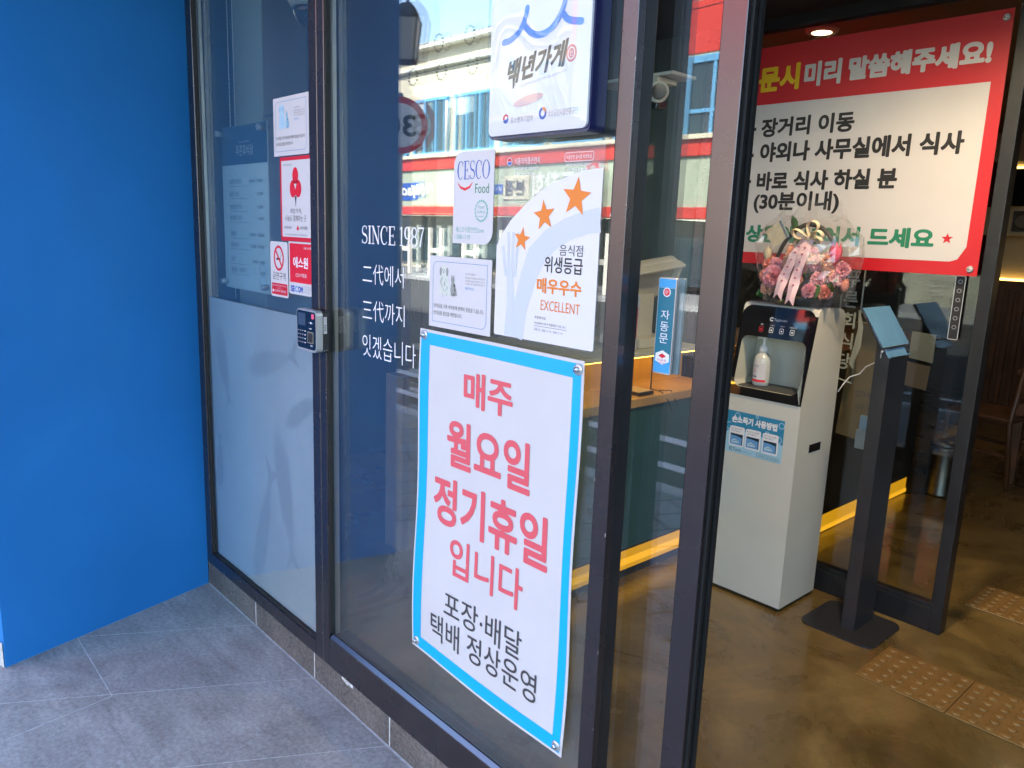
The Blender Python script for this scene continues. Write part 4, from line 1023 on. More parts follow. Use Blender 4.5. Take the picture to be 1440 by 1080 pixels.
def ruffle(b, c, r, n, m):
    b.m(m)
    for i in range(n):
        t = (i + .5) / n; ph = i * 2.39996; th = math.acos(1 - 1.75 * t)
        d = Vector((math.sin(th) * math.cos(ph), math.sin(th) * math.sin(ph), math.cos(th)))
        a = d.orthogonal().normalized(); a.rotate(Matrix.Rotation(rf.uniform(0, 6.28), 3, d)); k = d.cross(a)
        rr = r * rf.uniform(.82, 1.05); w = r * rf.uniform(.42, .6); c0 = Vector(c) + d * r * .35; pts = [c0]
        for q in range(6):
            s = (q / 5 - .5) * 2; tip = Vector(c) + d * (rr - .12 * r * abs(s)) + a * w * s + k * w * .35 * math.sin(q * 2.1 + i)
            pts.append(tip)
        for q in range(1, 6): b.poly([pts[0], pts[q], pts[q + 1]])
def tulip(b, c, r, m):
    b.m(m)
    for k in range(6):
        a0 = k * PI / 3; rows = []
        for j in range(6):
            t = j / 5; rad = r * math.sin(PI * (.18 + .66 * t)) * (1 if k % 2 else .9); hw = .62 * math.sin(PI * min(.12 + .88 * t, 1)) + .02
            rows.append([Vector((c[0] + rad * math.cos(a0 + s * hw), c[1] + rad * math.sin(a0 + s * hw), c[2] + (t - .5) * 2.6 * r)) for s in (-1, 0, 1)])
        b.smooth = True
        for j in range(5):
            for q in range(2): b.poly([rows[j][q], rows[j][q + 1], rows[j + 1][q + 1], rows[j + 1][q]])
        b.smooth = False
for (x, y, z, r, n, m_) in ((-1.672, 2.90, 1.343, .046, 90, PINK), (-1.722, 2.92, 1.345, .026, 50, CORALP), (-1.725, 2.95, 1.385, .03, 55, CORALP), (-1.62, 2.93, 1.395, .035, 60, PEACH), (-1.58, 2.92, 1.385, .035, 60, CORALP), (-1.63, 2.95, 1.43, .03, 50, PEACH), (-1.56, 2.96, 1.42, .035, 55, PEACH), (-1.50, 2.92, 1.345, .03, 55, LILAC), (-1.475, 2.95, 1.372, .028, 50, PEACH), (-1.445, 2.95, 1.345, .028, 50, LILAC), (-1.43, 2.97, 1.38, .03, 50, PINK), (-1.58, 2.90, 1.345, .028, 50, CORALP), (-1.53, 2.95, 1.395, .03, 50, PINK), (-1.515, 2.89, 1.305, .03, 60, PINK), (-1.70, 2.90, 1.305, .028, 50, PEACH), (-1.46, 2.91, 1.305, .028, 50, CORALP), (-1.60, 2.885, 1.315, .024, 45, LILAC), (-1.56, 2.90, 1.43, .028, 50, PINK), (-1.69, 2.93, 1.38, .03, 50, PINK), (-1.48, 2.93, 1.41, .026, 45, PEACH), (-1.66, 2.99, 1.40, .03, 45, PEACH)):
    part(fb, "flower", lambda b: ruffle(b, (x, y, z), r, n, m_))
for (x, y, z, r, m_) in ((-1.45, 2.94, 1.437, .025, HOT), (-1.735, 2.94, 1.425, .018, IVORY), (-1.625, 2.97, 1.465, .015, PINK), (-1.42, 2.98, 1.335, .018, CORALP)):
    part(fb, "flower", lambda b: tulip(b, (x, y, z), r, m_))
def leaf(b, c, d, ln, w, m):
    b.m(m); d = Vector(d).normalized(); s = d.cross(Vector((0, 1, .3))).normalized(); up = s.cross(d); c = Vector(c); L1, L2, C1 = [], [], []
    for i in range(7):
        t = i / 6; ww = w * math.sin(PI * min(t * .95 + .03, 1)) ** .8; o = c + d * ln * t - up * ln * .25 * t * t; C1.append(o); L1.append(o + s * ww + up * ww * .35); L2.append(o - s * ww + up * ww * .35)
    b.smooth = True
    for i in range(6): b.poly([C1[i], C1[i + 1], L1[i + 1], L1[i]]); b.poly([L2[i], L2[i + 1], C1[i + 1], C1[i]])
    b.smooth = False
for (c, d, ln, w, m_) in (((-1.62, 2.90, 1.31), (.1, -.3, -.5), .06, .018, LEAFL), ((-1.585, 2.89, 1.31), (.2, -.4, -.4), .06, .02, LEAFM), ((-1.655, 2.99, 1.50), (-.1, -.1, 1), .055, .016, LEAFM), ((-1.50, 2.90, 1.33), (.3, -.2, -.4), .06, .02, LEAFM), ((-1.46, 2.91, 1.32), (.5, -.2, .1), .06, .018, LEAFM), ((-1.61, 2.95, 1.44), (0, -.3, 1), .05, .016, LEAFL), ((-1.70, 2.91, 1.30), (-.4, -.3, -.2), .05, .016, LEAFM), ((-1.64, 2.9, 1.30), (0, -.6, .3), .05, .018, LEAFM), ((-1.53, 2.9, 1.35), (.2, -.6, .3), .05, .016, LEAFM)):
    part(fb, "leaf", lambda b: leaf(b, c, d, ln, w, m_))
SATIN = mat("pink satin ribbon", (.86, .58, .63), .35, var=.12, vscale=14)
def _rb(b):
    b.m(SATIN)
    for pts, w in ((((-1.535, 1.475, 2.86), (-1.565, 1.425, 2.845), (-1.60, 1.36, 2.85), (-1.617, 1.30, 2.845)), .040), (((-1.517, 1.475, 2.858), (-1.533, 1.42, 2.842), (-1.552, 1.35, 2.846), (-1.562, 1.285, 2.840)), .040)):
        P = [Vector((p[0], p[2], p[1])) for p in pts]; N_ = 16; rows = []
        for i in range(N_ + 1):
            t = i / N_ * (len(P) - 1); k = min(int(t), len(P) - 2); q = P[k].lerp(P[k + 1], t - k); wv = .004 * math.sin(i * .9)
            rows.append([q + Vector((-w / 2, wv, .002)), q + Vector((0, -wv * .3 - .003, 0)), q + Vector((w / 2, -wv, -.002))])
        b.smooth = True
        for i in range(N_):
            for c in range(2): b.poly([rows[i][c], rows[i + 1][c], rows[i + 1][c + 1], rows[i][c + 1]])
        b.smooth = False
        e = rows[-1]; b.poly([e[0], e[0] + Vector((-.004, 0, -.028)), e[1] + Vector((-.003, 0, -.008))]); b.poly([e[0], e[1] + Vector((-.003, 0, -.008)), e[1]]); b.poly([e[1], e[1] + Vector((-.003, 0, -.008)), e[2]]); b.poly([e[1] + Vector((-.003, 0, -.008)), e[2] + Vector((-.003, 0, -.028)), e[2]])
        b.m(mat("rose print on ribbon", (.5, .12, .2), .5))
        for i in range(3, N_ - 1, 2): q = rows[i][1]; b.poly([q + Vector((-.005, -.0028, 0)), q + Vector((.005, -.0028, .001)), q + Vector((.004, -.0028, .006)), q + Vector((-.004, -.0028, .006))])
        b.m(SATIN)
part(fb, "ribbon", _rb)
def _bow(b):
    b.m(mat("cream organza", (.72, .62, .46), .5, var=.1, vscale=20)); K0 = Vector((-1.52, 2.862, 1.478)); b.smooth = True
    for dx, dz, ln, w in ((-1, .22, .085, .028), (1, .30, .06, .022), (-.9, -.45, .07, .02), (.25, 1, .065, .022), (1, -.15, .06, .02)):
        d = Vector((dx, -.1, dz)).normalized(); s = Vector((0, .6, .8)).cross(d).normalized(); rows = []
        for i in range(13):
            t = i / 12; loop = math.sin(PI * t); o = K0 + d * ln * loop * .85 + s * (w * .9 * math.sin(2 * PI * t)); rows.append((o + Vector((0, -.012, 0)), o + Vector((0, .012, .004))))
        for i in range(12): b.poly([rows[i][0], rows[i + 1][0], rows[i + 1][1], rows[i][1]])
    b.smooth = False; b.box(-1.528, -1.512, 2.850, 2.868, 1.468, 1.488, .005)
part(fb, "bow", _bow)
def _card(b):
    b.m(mat("cream gift card", (.62, .56, .40), .6, var=.1, vscale=30)); mt = Matrix.Translation((-1.70, 2.93, 1.487)) @ Matrix.Rotation(R(-32), 4, 'Y') @ Matrix.Rotation(R(12), 4, 'X'); b.box(-.032, .032, -.001, .001, -.032, .032, 0, 1, mt)
    b.m(mat("grey blue ribbon edge", (.18, .25, .32), .5)); b.box(.0325, .044, -.003, .003, -.034, .034, .002, 1, mt)
part(fb, "gift_card", _card)
CELLO = clear("cellophane", (.97, .97, .97), .06, (.8, .8, .8), .04, .03)
def _cel(b):
    b.m(CELLO); n, k = 36, 12; base = len(b.v); rr = random.Random(4); ph = [rr.uniform(0, 6.28) for _ in range(n)]
    for j in range(k):
        t = j / (k - 1); rad = (.165 + .045 * math.sin(PI * t * .9)) * (1 - .42 * max(t - .72, 0) / .28); z = 1.258 + .315 * t
        for i in range(n):
            a = 2 * PI * i / n; q = rad * (1 + .05 * math.sin(5 * a + 2 * t) + .04 * math.sin(11 * a + 5 * t) + rr.uniform(-.022, .022)); b.v.append(Vector((-1.585 + q * math.cos(a), 2.985 + .72 * q * math.sin(a), z + rr.uniform(-.006, .006) + (.035 * math.sin(4 * a + 1) if j == k - 1 else 0))))
    for j in range(k - 1):
        for i in range(n): w = (i + 1) % n; b.face([base + j * n + i, base + j * n + w, base + (j + 1) * n + w, base + (j + 1) * n + i])
part(fb, "cellophane", _cel)

# tablet stand
ks = thing("tablet_stand", "slim charcoal floor stand holding a tilted blue filmed tablet", "tablet stand", (-1.185, 2.99, 0))
def _bs(b): b.m(CHAR); b.prism_z(rrect(-1.335, -1.040, 2.83, 3.125, .045, 8), .0025, .010)
part(ks, "base_plate", _bs)
def _ps(b): b.m(CHAR); b.prism([(-1.197, .0105), (-1.145, .0105), (-1.145, 1.115), (-1.197, 1.195)], 2.915, 3.085)
kpo = part(ks, "post", _ps)
tm = Matrix.Translation((-1.194, 2.965, 1.206)) @ Matrix.Rotation(math.atan2(.135, .09), 4, 'Y')
FILMB = mat("blue protective film", (.10, .25, .42), .16, coat=.4, var=.12, vscale=9)
def _tb(b): b.m(BPLAST); b.box(-.082, .082, -.120, .115, -.006, .004, .003, 2, tm)
tbo = part(ks, "tablet", _tb)
def _ts_(b): b.m(FILMB); b.box(-.0805, .0805, -.1185, .1135, .0042, .005, 0, 1, tm)
part(tbo, "screen_film", _ts_)
def _tl(b):
    b.m(FILMB); b.box(.086, .120, -.085, .085, -.010, -.007, 0, 1, tm); b.box(.118, .122, -.085, .085, -.007, .004, 0, 1, tm)
part(ks, "tray", _tl)
def _lk(b): b.m(CHROME); b.cyl((-1.172, 2.914, 1.12), (-1.172, 2.908, 1.12), .005, n=12); b.box(-1.1735, -1.1705, 2.902, 2.908, 1.095, 1.117, 0)
part(kpo, "lock", _lk)

# inner glazed partition
ip = thing("glass_partition", "dark framed inner glass screen behind the sanitiser machine", "glass partition", (-1.5, 3.2, 0))
def _ipf(b): b.m(FRAMEB); b.box(-.966, -.921, 3.17, 3.235, .002, 2.383, .002)
part(ip, "post", _ipf)
part(ip, "post", lambda b: (b.m(FRAME), b.box(-2.22, -2.175, 3.17, 3.235, .002, 2.383, .002)))
part(ip, "bottom_rail", lambda b: (b.m(FRAMEB), b.box(-2.1745, -.9665, 3.172, 3.233, .002, .10, .002), b.box(-2.1745, -.9665, 3.180, 3.225, .10, .115, .001)))
def _iph(b): b.m(FRAMEB); b.box(-5.99, 3.19, 3.171, 3.22, 2.384, 2.56)
part(ip, "header", _iph)
pane(ip, -2.1745, -.9665, .115, 2.383, 3.198, 0, GLASS2, .008, 0)

# order notice banner hung on the partition
ob = thing("order_banner", "red and white order notice banner with big black Korean lines hung inside", "banner", (-1.5, 3.16, 1.40))
YB = 3.158
def oy(x, z): return YB - .003 * math.sin((x + 2) * 4.2) - .002 * math.sin((z - 1.4) * 6 + (x + 2) * 2)
BANR = mat("red banner vinyl", (.56, .012, .022), .4, var=.04, vscale=4)
def _osheet(b):
    b.m(BANR); nx, nz = 30, 24; b.smooth = True
    for th in (0, .0014):
        base = len(b.v)
        for j in range(nz + 1):
            for i in range(nx + 1):
                x = -2.06 + 1.08 * i / nx; z = (1.403 + .912 * j / nz); x += (.005 * (1 - j / nz) if i == nx else 0); b.v.append(Vector((x, oy(x, z) + th, z)))
        for j in range(nz):
            for i in range(nx): q = base + j * (nx + 1) + i; b.face([q, q + 1, q + nx + 2, q + nx + 1])
    b.smooth = False
    b.m(VINYL); x0, x1, z0, z1, rd = -2.015, -1.023, 1.452, 2.080, .055; n = 40
    for i in range(n):
        xa, xb = x0 + (x1 - x0) * i / n, x0 + (x1 - x0) * (i + 1) / n
        lo = lambda x: z0 + (rd - math.sqrt(max(rd * rd - (x - (x1 - rd)) ** 2, 0)) if x > x1 - rd else (rd - math.sqrt(max(rd * rd - (x - (x0 + rd)) ** 2, 0)) if x < x0 + rd else 0))
        for k in range(6):
            f = lambda x, t: (x, oy(x, lo(x) + (z1 - lo(x)) * t) - .0008, lo(x) + (z1 - lo(x)) * t)
            b.poly([f(xa, k / 6), f(xb, k / 6), f(xb, (k + 1) / 6), f(xa, (k + 1) / 6)])
part(ob, "sheet", _osheet)
def _otext(b):
    f = lambda x, z: (x, oy(x, z) - .0016, z)
    b.m(YELLOW); b.text("주문시", -2.035, -1.748, 2.130, 2.236, 0, .05, f)
    b.m(VINYL); b.text("미리", -1.727, -1.570, 2.133, 2.230, 0, .05, f); b.text("말씀해주세요!", -1.541, -1.031, 2.138, 2.226, 0, .055, f)
    b.m(BLACK)
    b.text("장거리 이동", -1.903, -1.493, 1.943, 2.022, 0, .038, f); b.text("야외나 사무실에서 식사", -1.898, -1.081, 1.838, 1.921, 0, .042, f)
    b.text("바로 식사 하실 분", -1.900, -1.300, 1.718, 1.798, 0, .042, f); b.text("(30분이내)", -1.905, -1.517, 1.622, 1.713, 0, .035, f)
    for z in (1.981, 1.870, 1.758): b.stroke([(-1.965, z), (-1.928, z)], .014, 0, f)
    b.m(GREEN); b.text("상온에 넣어서 드세요", -1.93, -1.136, 1.495, 1.572, 0, .045, f)
    b.m(BANR); b.poly([f(*p) for p in starp(-1.092, 1.535, .021, 90)]); b.poly([f(*p) for p in starp(-1.985, 1.535, .021, 90)])
part(ob, "lettering", _otext)
for cx, cz in ((-1.001, 2.287), (-1.000, 1.428), (-2.04, 2.287), (-2.04, 1.428)):
    part(ob, "suction_cup", lambda b: (b.m(SILVER), b.cyl((cx, oy(cx, cz) - .001, cz), (cx, oy(cx, cz) - .006, cz), .013, .010, 18), b.m(CHROME), b.cyl((cx - .007, oy(cx, cz) - .008, cz), (cx + .007, oy(cx, cz) - .008, cz), .003, n=8)))

# hanging letter sign behind the partition
hs = thing("hanging_letter_sign", "white cut letter sign in a thin white frame behind the inner glass", "sign", (-1.47, 3.29, .9))
def _hsf(b):
    b.m(mat("white sign edge", (.62, .61, .55), .5))
    for p, q in (((-1.525, 1.56), (-1.525, .935)), ((-1.435, 1.56), (-1.435, .915)), ((-1.525, .935), (-1.435, .915))): b.tube([(p[0], 3.29, p[1]), (q[0], 3.29, q[1])], .0035, 6)
part(hs, "frame", _hsf)
def _hsl(b):
    b.m(mat("white cut letters", (.60, .59, .54), .5))
    for i, ch in enumerate("푸른회식당"): b.text(ch, -1.512, -1.452, 1.325 - i * .088, 1.395 - i * .088, 3.288, .02)
    b.stroke([(-1.440, 1.23), (-1.425, 1.16), (-1.43, 1.08), (-1.448, 1.00), (-1.438, .98)], [.006, .022, .03, .018, .004], 3.287)
part(hs, "lettering", _hsl)
b = MB(); b.m(mat("kraft cardboard", (.20, .145, .075), .8, var=.1, vscale=9)); b.prism([(-1.53, .66), (-1.33, .64), (-1.31, 1.16), (-1.50, 1.17)], 3.40, 3.43); b.m(DGREY); b.text("CCTV 녹화중", -1.46, -1.36, .84, .875, 3.398, .02); b.text("출입문 안내", -1.45, -1.38, .79, .81, 3.398)
tag(b.build("cardboard_notice"), "brown cardboard notice leaning behind the inner glass", "notice")
b = MB(); b.m(WHITE); b.tube([(-1.418, 3.13, .90), (-1.405, 3.145, .935), (-1.386, 3.15, .966), (-1.347, 3.15, .985), (-1.32, 3.14, 1.02), (-1.25, 3.09, 1.06), (-1.20, 3.06, 1.09)], .0028, 6)
tag(b.build("power_cable"), "thin white cable between the sanitiser machine and the tablet stand", "cable")

# tactile paving
def tactile(x0, x1, y0, y1):
    b = MB(); b.m(mat("orange brown tactile tile", (.24, .135, .042), .4, var=.12, vscale=14)); b.box(x0, x1, y0, y1, .0025, .008, .0015, 1); b.smooth = True
    for i in range(6):
        for j in range(6):
            cx, cy = x0 + (x1 - x0) * (i + .5) / 6, y0 + (y1 - y0) * (j + .5) / 6; b.lathe([(.0165, .0078), (.0160, .0098), (.0135, .0120), (.0095, .0128), (.002, .0130)], (cx, cy, 0), 16)
    return b.build("tactile_tile")
t0 = tactile(-1.008, -.712, 2.625, 2.918)
tag(t0, "orange brown studded floor tile nearest the tablet stand base", "floor tile", "tactile floor tiles")
for i, (x, y, lb) in enumerate(((-.710, 2.625, "orange brown studded floor tile at the right end of the row by the inner post"), (-.950, 3.545, "worn brown studded floor tile beyond the dark inner post"), (-.652, 3.545, "brown studded floor tile beyond the inner post at the picture edge"))):
    o = t0.copy(); COL.objects.link(o); o.location = Vector((x + .148, y + .1465, t0.location.z)); o["label"] = lb

PLINTHGLOW = emit("painted yellow plinth glow", (1.0, .46, .015), .12)  # weak emission stands in for plinth faces lit by the strips
# service counter with light strips
sc = thing("service_counter", "teal fronted service counter with oak top and glowing yellow base strip", "counter", (-2.3, 2.5, 0))
part(sc, "front_panel", lambda b: (b.m(TEALW), b.box(-2.75, -1.99, 1.95, 3.14, .17, .80, .002)))
part(sc, "countertop", lambda b: (b.m(WOOD), b.box(-2.78, -1.975, 1.93, 3.145, .8005, .838, .003)))
part(sc, "plinth", lambda b: (b.m(DARKW), b.box(-2.70, -2.04, 2.0, 3.14, .002, .1695)))
part(sc, "strip_and_plinth_glow", lambda b: (b.m(PLINTHGLOW), b.box(-2.0395, -2.028, 2.0, 3.14, .045, .128), b.m(LED), b.box(-2.0395, -2.026, 2.0, 3.14, .066, .098)))
part(sc, "back_panel", lambda b: (b.m(mat("warm yellow oak panel", (.55, .30, .05), .5)), b.box(-2.24, -2.20, 1.96, 3.13, .8385, .985)))
part(sc, "shelf", lambda b: (b.m(CREAMN), b.box(-2.78, -2.09, 1.94, 3.14, .9855, 1.005, .002), b.m(LEDN), b.box(-2.125, -2.11, 1.98, 3.12, .978, .9845)))
b = MB(); b.m(WOOD); b.box(-3.0, -2.86, 1.95, 2.12, .002, .84, .003); b.m(mat("oak with painted amber glow", (.62, .34, .07), .5)); b.box(-2.86, -2.855, 1.96, 2.11, .6, .83)  # amber side holds the niche's warm glow in its colour
tag(b.build("wood_pedestal"), "small oak pedestal with painted amber glow on its side, left of the teal counter", "pedestal")
pt = thing("payment_terminal", "cream cash terminal with hooded screen on the counter shelf", "payment terminal", (-2.2, 2.85, 1.005))
part(pt, "base", lambda b: (b.m(CREAM), b.box(-2.40, -2.16, 2.74, 3.0, 1.0055, 1.05, .006)))
part(pt, "column", lambda b: (b.m(CREAM), b.prism_z(rrect(-2.36, -2.24, 2.78, 2.94, .02), 1.0505, 1.24)))
def _hood(b):
    b.m(CREAM); mt = Matrix.Translation((-2.24, 2.86, 1.31)) @ Matrix.Rotation(R(28), 4, 'Y') @ Matrix.Rotation(R(8), 4, 'X'); b.box(-.025, .025, -.15, .15, -.10, .10, .012, 2, mt); b.box(.0255, .06, -.15, -.135, -.1, .1, .003, 1, mt); b.box(.0255, .06, .135, .15, -.1, .1, .003, 1, mt); b.box(.0255, .07, -.15, .15, .085, .1, .003, 1, mt)
part(pt, "screen_hood", _hood)
b = MB(); b.m(PAPER); b.prism([(-2.30, 1.0055), (-2.135, 1.0055), (-2.125, 1.25), (-2.29, 1.29)], 2.68, 2.683); b.m(DGREY); b.text("판매하지", -2.215, -2.165, 1.10, 1.115, 2.6795); b.text("않습니다", -2.215, -2.155, 1.07, 1.085, 2.6795); b.m(RED); b.rect(-2.152, -2.133, 1.06, 1.20, 2.6793)
tag(b.build("counter_notice"), "white upright notice card with red edge on the counter", "notice")
b = MB(); b.m(MPLAST); b.box(-2.12, -2.0, 2.56, 2.66, .8385, .853, .004); b.m(SILVER); b.box(-2.115, -2.005, 2.565, 2.655, .8535, .856, .001); b.m(MPLAST); b.cyl((-2.02, 2.66, .856), (-2.02, 2.66, 1.0), .003, n=8)
b.tube([(-2.02, 2.665, .856), (-1.99, 2.70, .845), (-1.968, 2.73, .80), (-1.966, 2.74, .765), (-1.967, 2.77, .75), (-1.968, 2.79, .78), (-1.985, 2.76, .846), (-2.02, 2.72, .845)], .0022, 6)
tag(b.build("card_reader"), "small flat card reader with looped black cable on the oak counter", "card reader")
s = MB(); s.m(TEALD); s.box(-3.6, -2.225, 3.16, 3.36, .002, 2.43); s.box(-4.6, -4.4, 1.36, 3.155, .002, 2.43); s.box(-4.399, -3.601, 3.16, 3.36, .002, 2.43)
tag(s.build("side_wall"), "dark green wall behind the service counter", "wall")
# camera on a white bracket
cc = thing("security_camera", "white bullet camera under a white bracket shelf seen through the door glass", "security camera", (-1.97, 2.5, 2.0))
def _cb(b): b.m(CREAM); b.cyl((-2.02, 2.56, 2.055), (-1.93, 2.46, 2.04), .042, .038, 20); b.box(-2.02, -1.93, 2.45, 2.57, 2.075, 2.095, .004)
part(cc, "body", _cb)
part(cc, "lens", lambda b: (b.m(BPLAST), b.cyl((-1.9295, 2.4595, 2.04), (-1.915, 2.443, 2.038), .030, .026, 18), b.box(-2.0, -1.95, 2.48, 2.54, 1.985, 2.02, .006)))
part(cc, "bracket", lambda b: (b.m(mat("white bracket", (.6, .6, .58), .4)), b.box(-2.28, -1.88, 2.47, 2.62, 2.10, 2.112, .001), b.box(-2.11, -2.06, 2.52, 2.57, 2.112, 2.43)))
dc = thing("dome_camera", "white dome camera hanging inside the narrow window beside the mullion", "security camera", (-2.57, 1.36, 2.15))
part(dc, "base", lambda b: (b.m(CREAM), b.lathe([(.062, 2.215), (.075, 2.235), (.078, 2.30), (.06, 2.34), (.03, 2.35), (.03, 2.43)], (-2.565, 1.36, 0), 28)))
part(dc, "dome", lambda b: (b.m(BPLAST), b.lathe([(.004, 2.15), (.028, 2.156), (.048, 2.175), (.058, 2.20), (.060, 2.2145)], (-2.565, 1.36, 0), 28)))
# blind and box beam behind the narrow window
rb = thing("roller_blind", "grey fabric blind behind the narrow window with a beaded pull chain", "blind", (-2.97, 1.3, .9))
def _blind(b):
    b.m(mat("grey blind fabric", (.34, .37, .36), .9, bump=.4, bscale=300)); b.box(-3.07, -2.82, 1.300, 1.304, .7, 2.5); b.m(SILVER); b.cyl((-3.07, 1.302, .7), (-2.82, 1.302, .7), .008, n=10)
part(rb, "fabric", _blind)
def _chain(b):
    b.m(WHITE)
    for x in (-3.0, -2.955):
        b.tube([(x - .02, 1.26, 2.5), (x - .02, 1.26, 1.2)], .0012, 5)
        for k in range(80): z = 2.4 - k * .015; b.lathe([(.0005, -.003), (.0028, -.001), (.0028, .001), (.0005, .003)], (x - .02, 1.26, z), 6)
part(rb, "pull_chain", _chain)
b = MB(); b.m(mat("dark slate beam", (.035, .04, .05), .6)); b.box(-3.24, -2.77, 1.45, 1.53, 1.925, 2.43, .004); tag(b.build("box_beam"), "dark boxed beam under the ceiling behind the narrow window", "beam")
b = MB(); b.m(mat("pale interior column", (.30, .33, .32), .7)); b.box(-3.24, -2.775, 1.452, 1.528, .002, 1.924, .003); tag(b.build("interior_column"), "pale square column under the boxed beam behind the price list", "column")

# things seen through the inner glass
s2 = thing("back_counter", "dark counter with a bright yellow light strip along its foot behind the inner glass", "counter", (-2.0, 4.2, 0))
part(s2, "cabinet", lambda b: (b.m(DARKW), b.box(-2.5, -1.72, 3.50, 4.93, .12, .95, .003)))
part(s2, "countertop", lambda b: (b.m(DWOOD), b.box(-2.52, -1.69, 3.48, 4.95, .9505, .99, .003)))
part(s2, "strip_and_plinth_glow", lambda b: (b.m(PLINTHGLOW), b.box(-1.7485, -1.742, 3.50, 4.93, .035, .112), b.m(LED), b.box(-1.7485, -1.736, 3.50, 4.93, .012, .034), b.m(DARKW), b.box(-2.45, -1.7485, 3.52, 4.91, .002, .1195)))
tb = thing("steel_bin", "brushed steel pedal bin behind the inner glass", "bin", (-1.6, 5.05, 0))
part(tb, "body", lambda b: (b.m(mat("brushed steel", (.11, .105, .095), .35, 1.0)), b.lathe([(.085, .002), (.085, .02), (.08, .03), (.08, .30), (.082, .31)], (-1.6, 5.08, 0), 24)))
part(tb, "lid", lambda b: (b.m(MATS["brushed steel"]), b.lathe([(.082, .3105), (.08, .335), (.05, .352), (.005, .356)], (-1.6, 5.08, 0), 24)))
b = MB(); b.m(PAPER); b.box(-1.36, -1.255, 3.212, 3.25, .66, .74, .002); b.m(PALEB); b.box(-1.352, -1.263, 3.22, 3.242, .74, .80)
tag(b.build("leaflet_box"), "small white leaflet pocket fixed to the inner face of the glass partition", "box")
b = MB(); b.m(mat("pale card", (.16, .15, .115), .7)); b.prism([(-1.19, 1.07), (-1.10, 1.06), (-1.10, 1.17), (-1.19, 1.175)], 3.212, 3.216); b.m(mat("brown card", (.09, .06, .035), .7)); b.prism([(-1.20, .96), (-1.11, .95), (-1.105, 1.045), (-1.195, 1.055)], 3.212, 3.215)
tag(b.build("notice_cards"), "pale and brown notice cards stuck on the glass partition behind the tablet", "notice")
tmt = thing("control_strip", "narrow black and white control strip on the inner glass", "control strip", (-1.03, 3.21, 1.2))
def _tm(b):
    b.m(BLACK); b.prism(rrect(-1.05, -1.018, 1.165, 1.40, .004), 3.185, 3.192); b.m(SILVER); frame_ring(b, rrect(-1.052, -1.016, 1.163, 1.402, .005), rrect(-1.0495, -1.0185, 1.1655, 1.3995, .003), 3.1845); b.m(GREY)
    for i in range(6): b.ring(-1.034, 1.38 - .034 * i, .008, .008, .0025, 3.1842, 16)
part(tmt, "strip", _tm)

LEDC = emit("dining room cove strip", (1.0, .60, .14), .9)
# dining room beyond
b = MB(); b.m(BEIGE); b.box(-2.25, 1.2, 7.6, 7.75, .002, 2.419)
tag(b.build("back_wall"), "beige plastered wall of the dining room", "wall")
wp = thing("wainscot", "dark slatted wooden wainscot with warm cove light along the dining room wall", "wainscot", (-1.5, 7.55, 0))
def _wp(b):
    b.m(DWOOD); b.box(-2.24, 1.1, 7.57, 7.599, .002, 1.22)
    for i in range(41): b.box(-2.22 + i * .08, -2.18 + i * .08, 7.54, 7.5695, .05, 1.18, .004, 1)
    b.box(-2.24, 1.1, 7.50, 7.5995, 1.2205, 1.25, .003)
part(wp, "panelling", _wp); part(wp, "cove_light", lambda b: (b.m(LEDC), b.box(-2.22, 1.08, 7.56, 7.58, 1.2505, 1.27)))
wc = thing("wall_cabinet", "pale wall cabinet with open warm lit shelf in the dining room", "cabinet", (-1.8, 7.4, 1.5))
part(wc, "carcass", lambda b: (b.m(mat("pale laminate", (.45, .36, .22), .5)), b.box(-2.24, -.6, 7.2, 7.599, 1.62, 1.84, .003), b.box(-2.24, -.6, 7.2, 7.599, 2.20, 2.418, .003)))
part(wc, "speaker", lambda b: (b.m(mat("brown speaker front", (.05, .04, .035), .6)), b.box(-2.02, -1.69, 7.18, 7.199, 1.65, 1.81, .003), b.m(mat("speaker cone", (.14, .11, .08), .5)), b.cyl((-1.95, 7.179, 1.73), (-1.95, 7.172, 1.73), .06, .05, 20), b.cyl((-1.80, 7.179, 1.73), (-1.80, 7.172, 1.73), .05, .04, 20)))
part(wc, "cove_light", lambda b: (b.m(LEDC), b.box(-2.2, -.7, 7.57, 7.59, 2.17, 2.19)))
b = MB(); b.m(BPLAST); b.box(-2.15, -1.2, 7.45, 7.50, 1.86, 2.16, .004); tag(b.build("television"), "flat dark television between the wall cabinet shelves", "television")
def chair(x, y, rz, label):
    t = thing("wooden_chair", label, "chair", (x, y, .002), "dining chairs"); t.rotation_euler = (0, 0, rz); t["_base"] = (0, 0, 0)
    part(t, "seat", lambda b: (b.m(DWOOD), b.box(-.21, .21, -.21, .21, .43, .46, .01)))
    for sx, sy, top in ((-1, -1, .43), (1, -1, .43), (-1, 1, .98), (1, 1, .98)):
        part(t, "leg", lambda b: (b.m(DWOOD), b.tube([(sx * .205, sy * .21 + (.03 if sy > 0 else 0), 0), (sx * .19, sy * .19, .43), (sx * .19, sy * .19 + (.06 if sy > 0 else 0), top)], .017, 8)))
    part(t, "backrest", lambda b: (b.m(DWOOD), b.box(-.2, .2, .235, .262, .90, .99, .01), b.box(-.19, .19, .205, .225, .56, .60, .006), *[b.box(-.14 + i * .07 - .012, -.14 + i * .07 + .012, .214, .238, .60, .90, .003, 1) for i in range(5)]))
    for sx in (-.185, .185): part(t, "stretcher", lambda b: (b.m(DWOOD), b.box(sx - .01, sx + .01, -.19, .2, .2, .225, .004, 1)))
    return t
chair(-1.55, 5.75, R(-100), "dark wooden spindle back chair beside the dining table")
chair(-1.05, 6.6, R(170), "wooden chair drawn up to the far side of the dining table")
dt = thing("dining_table", "dark wooden dining table in the warm lit room", "table", (-1.0, 6.05, .002))
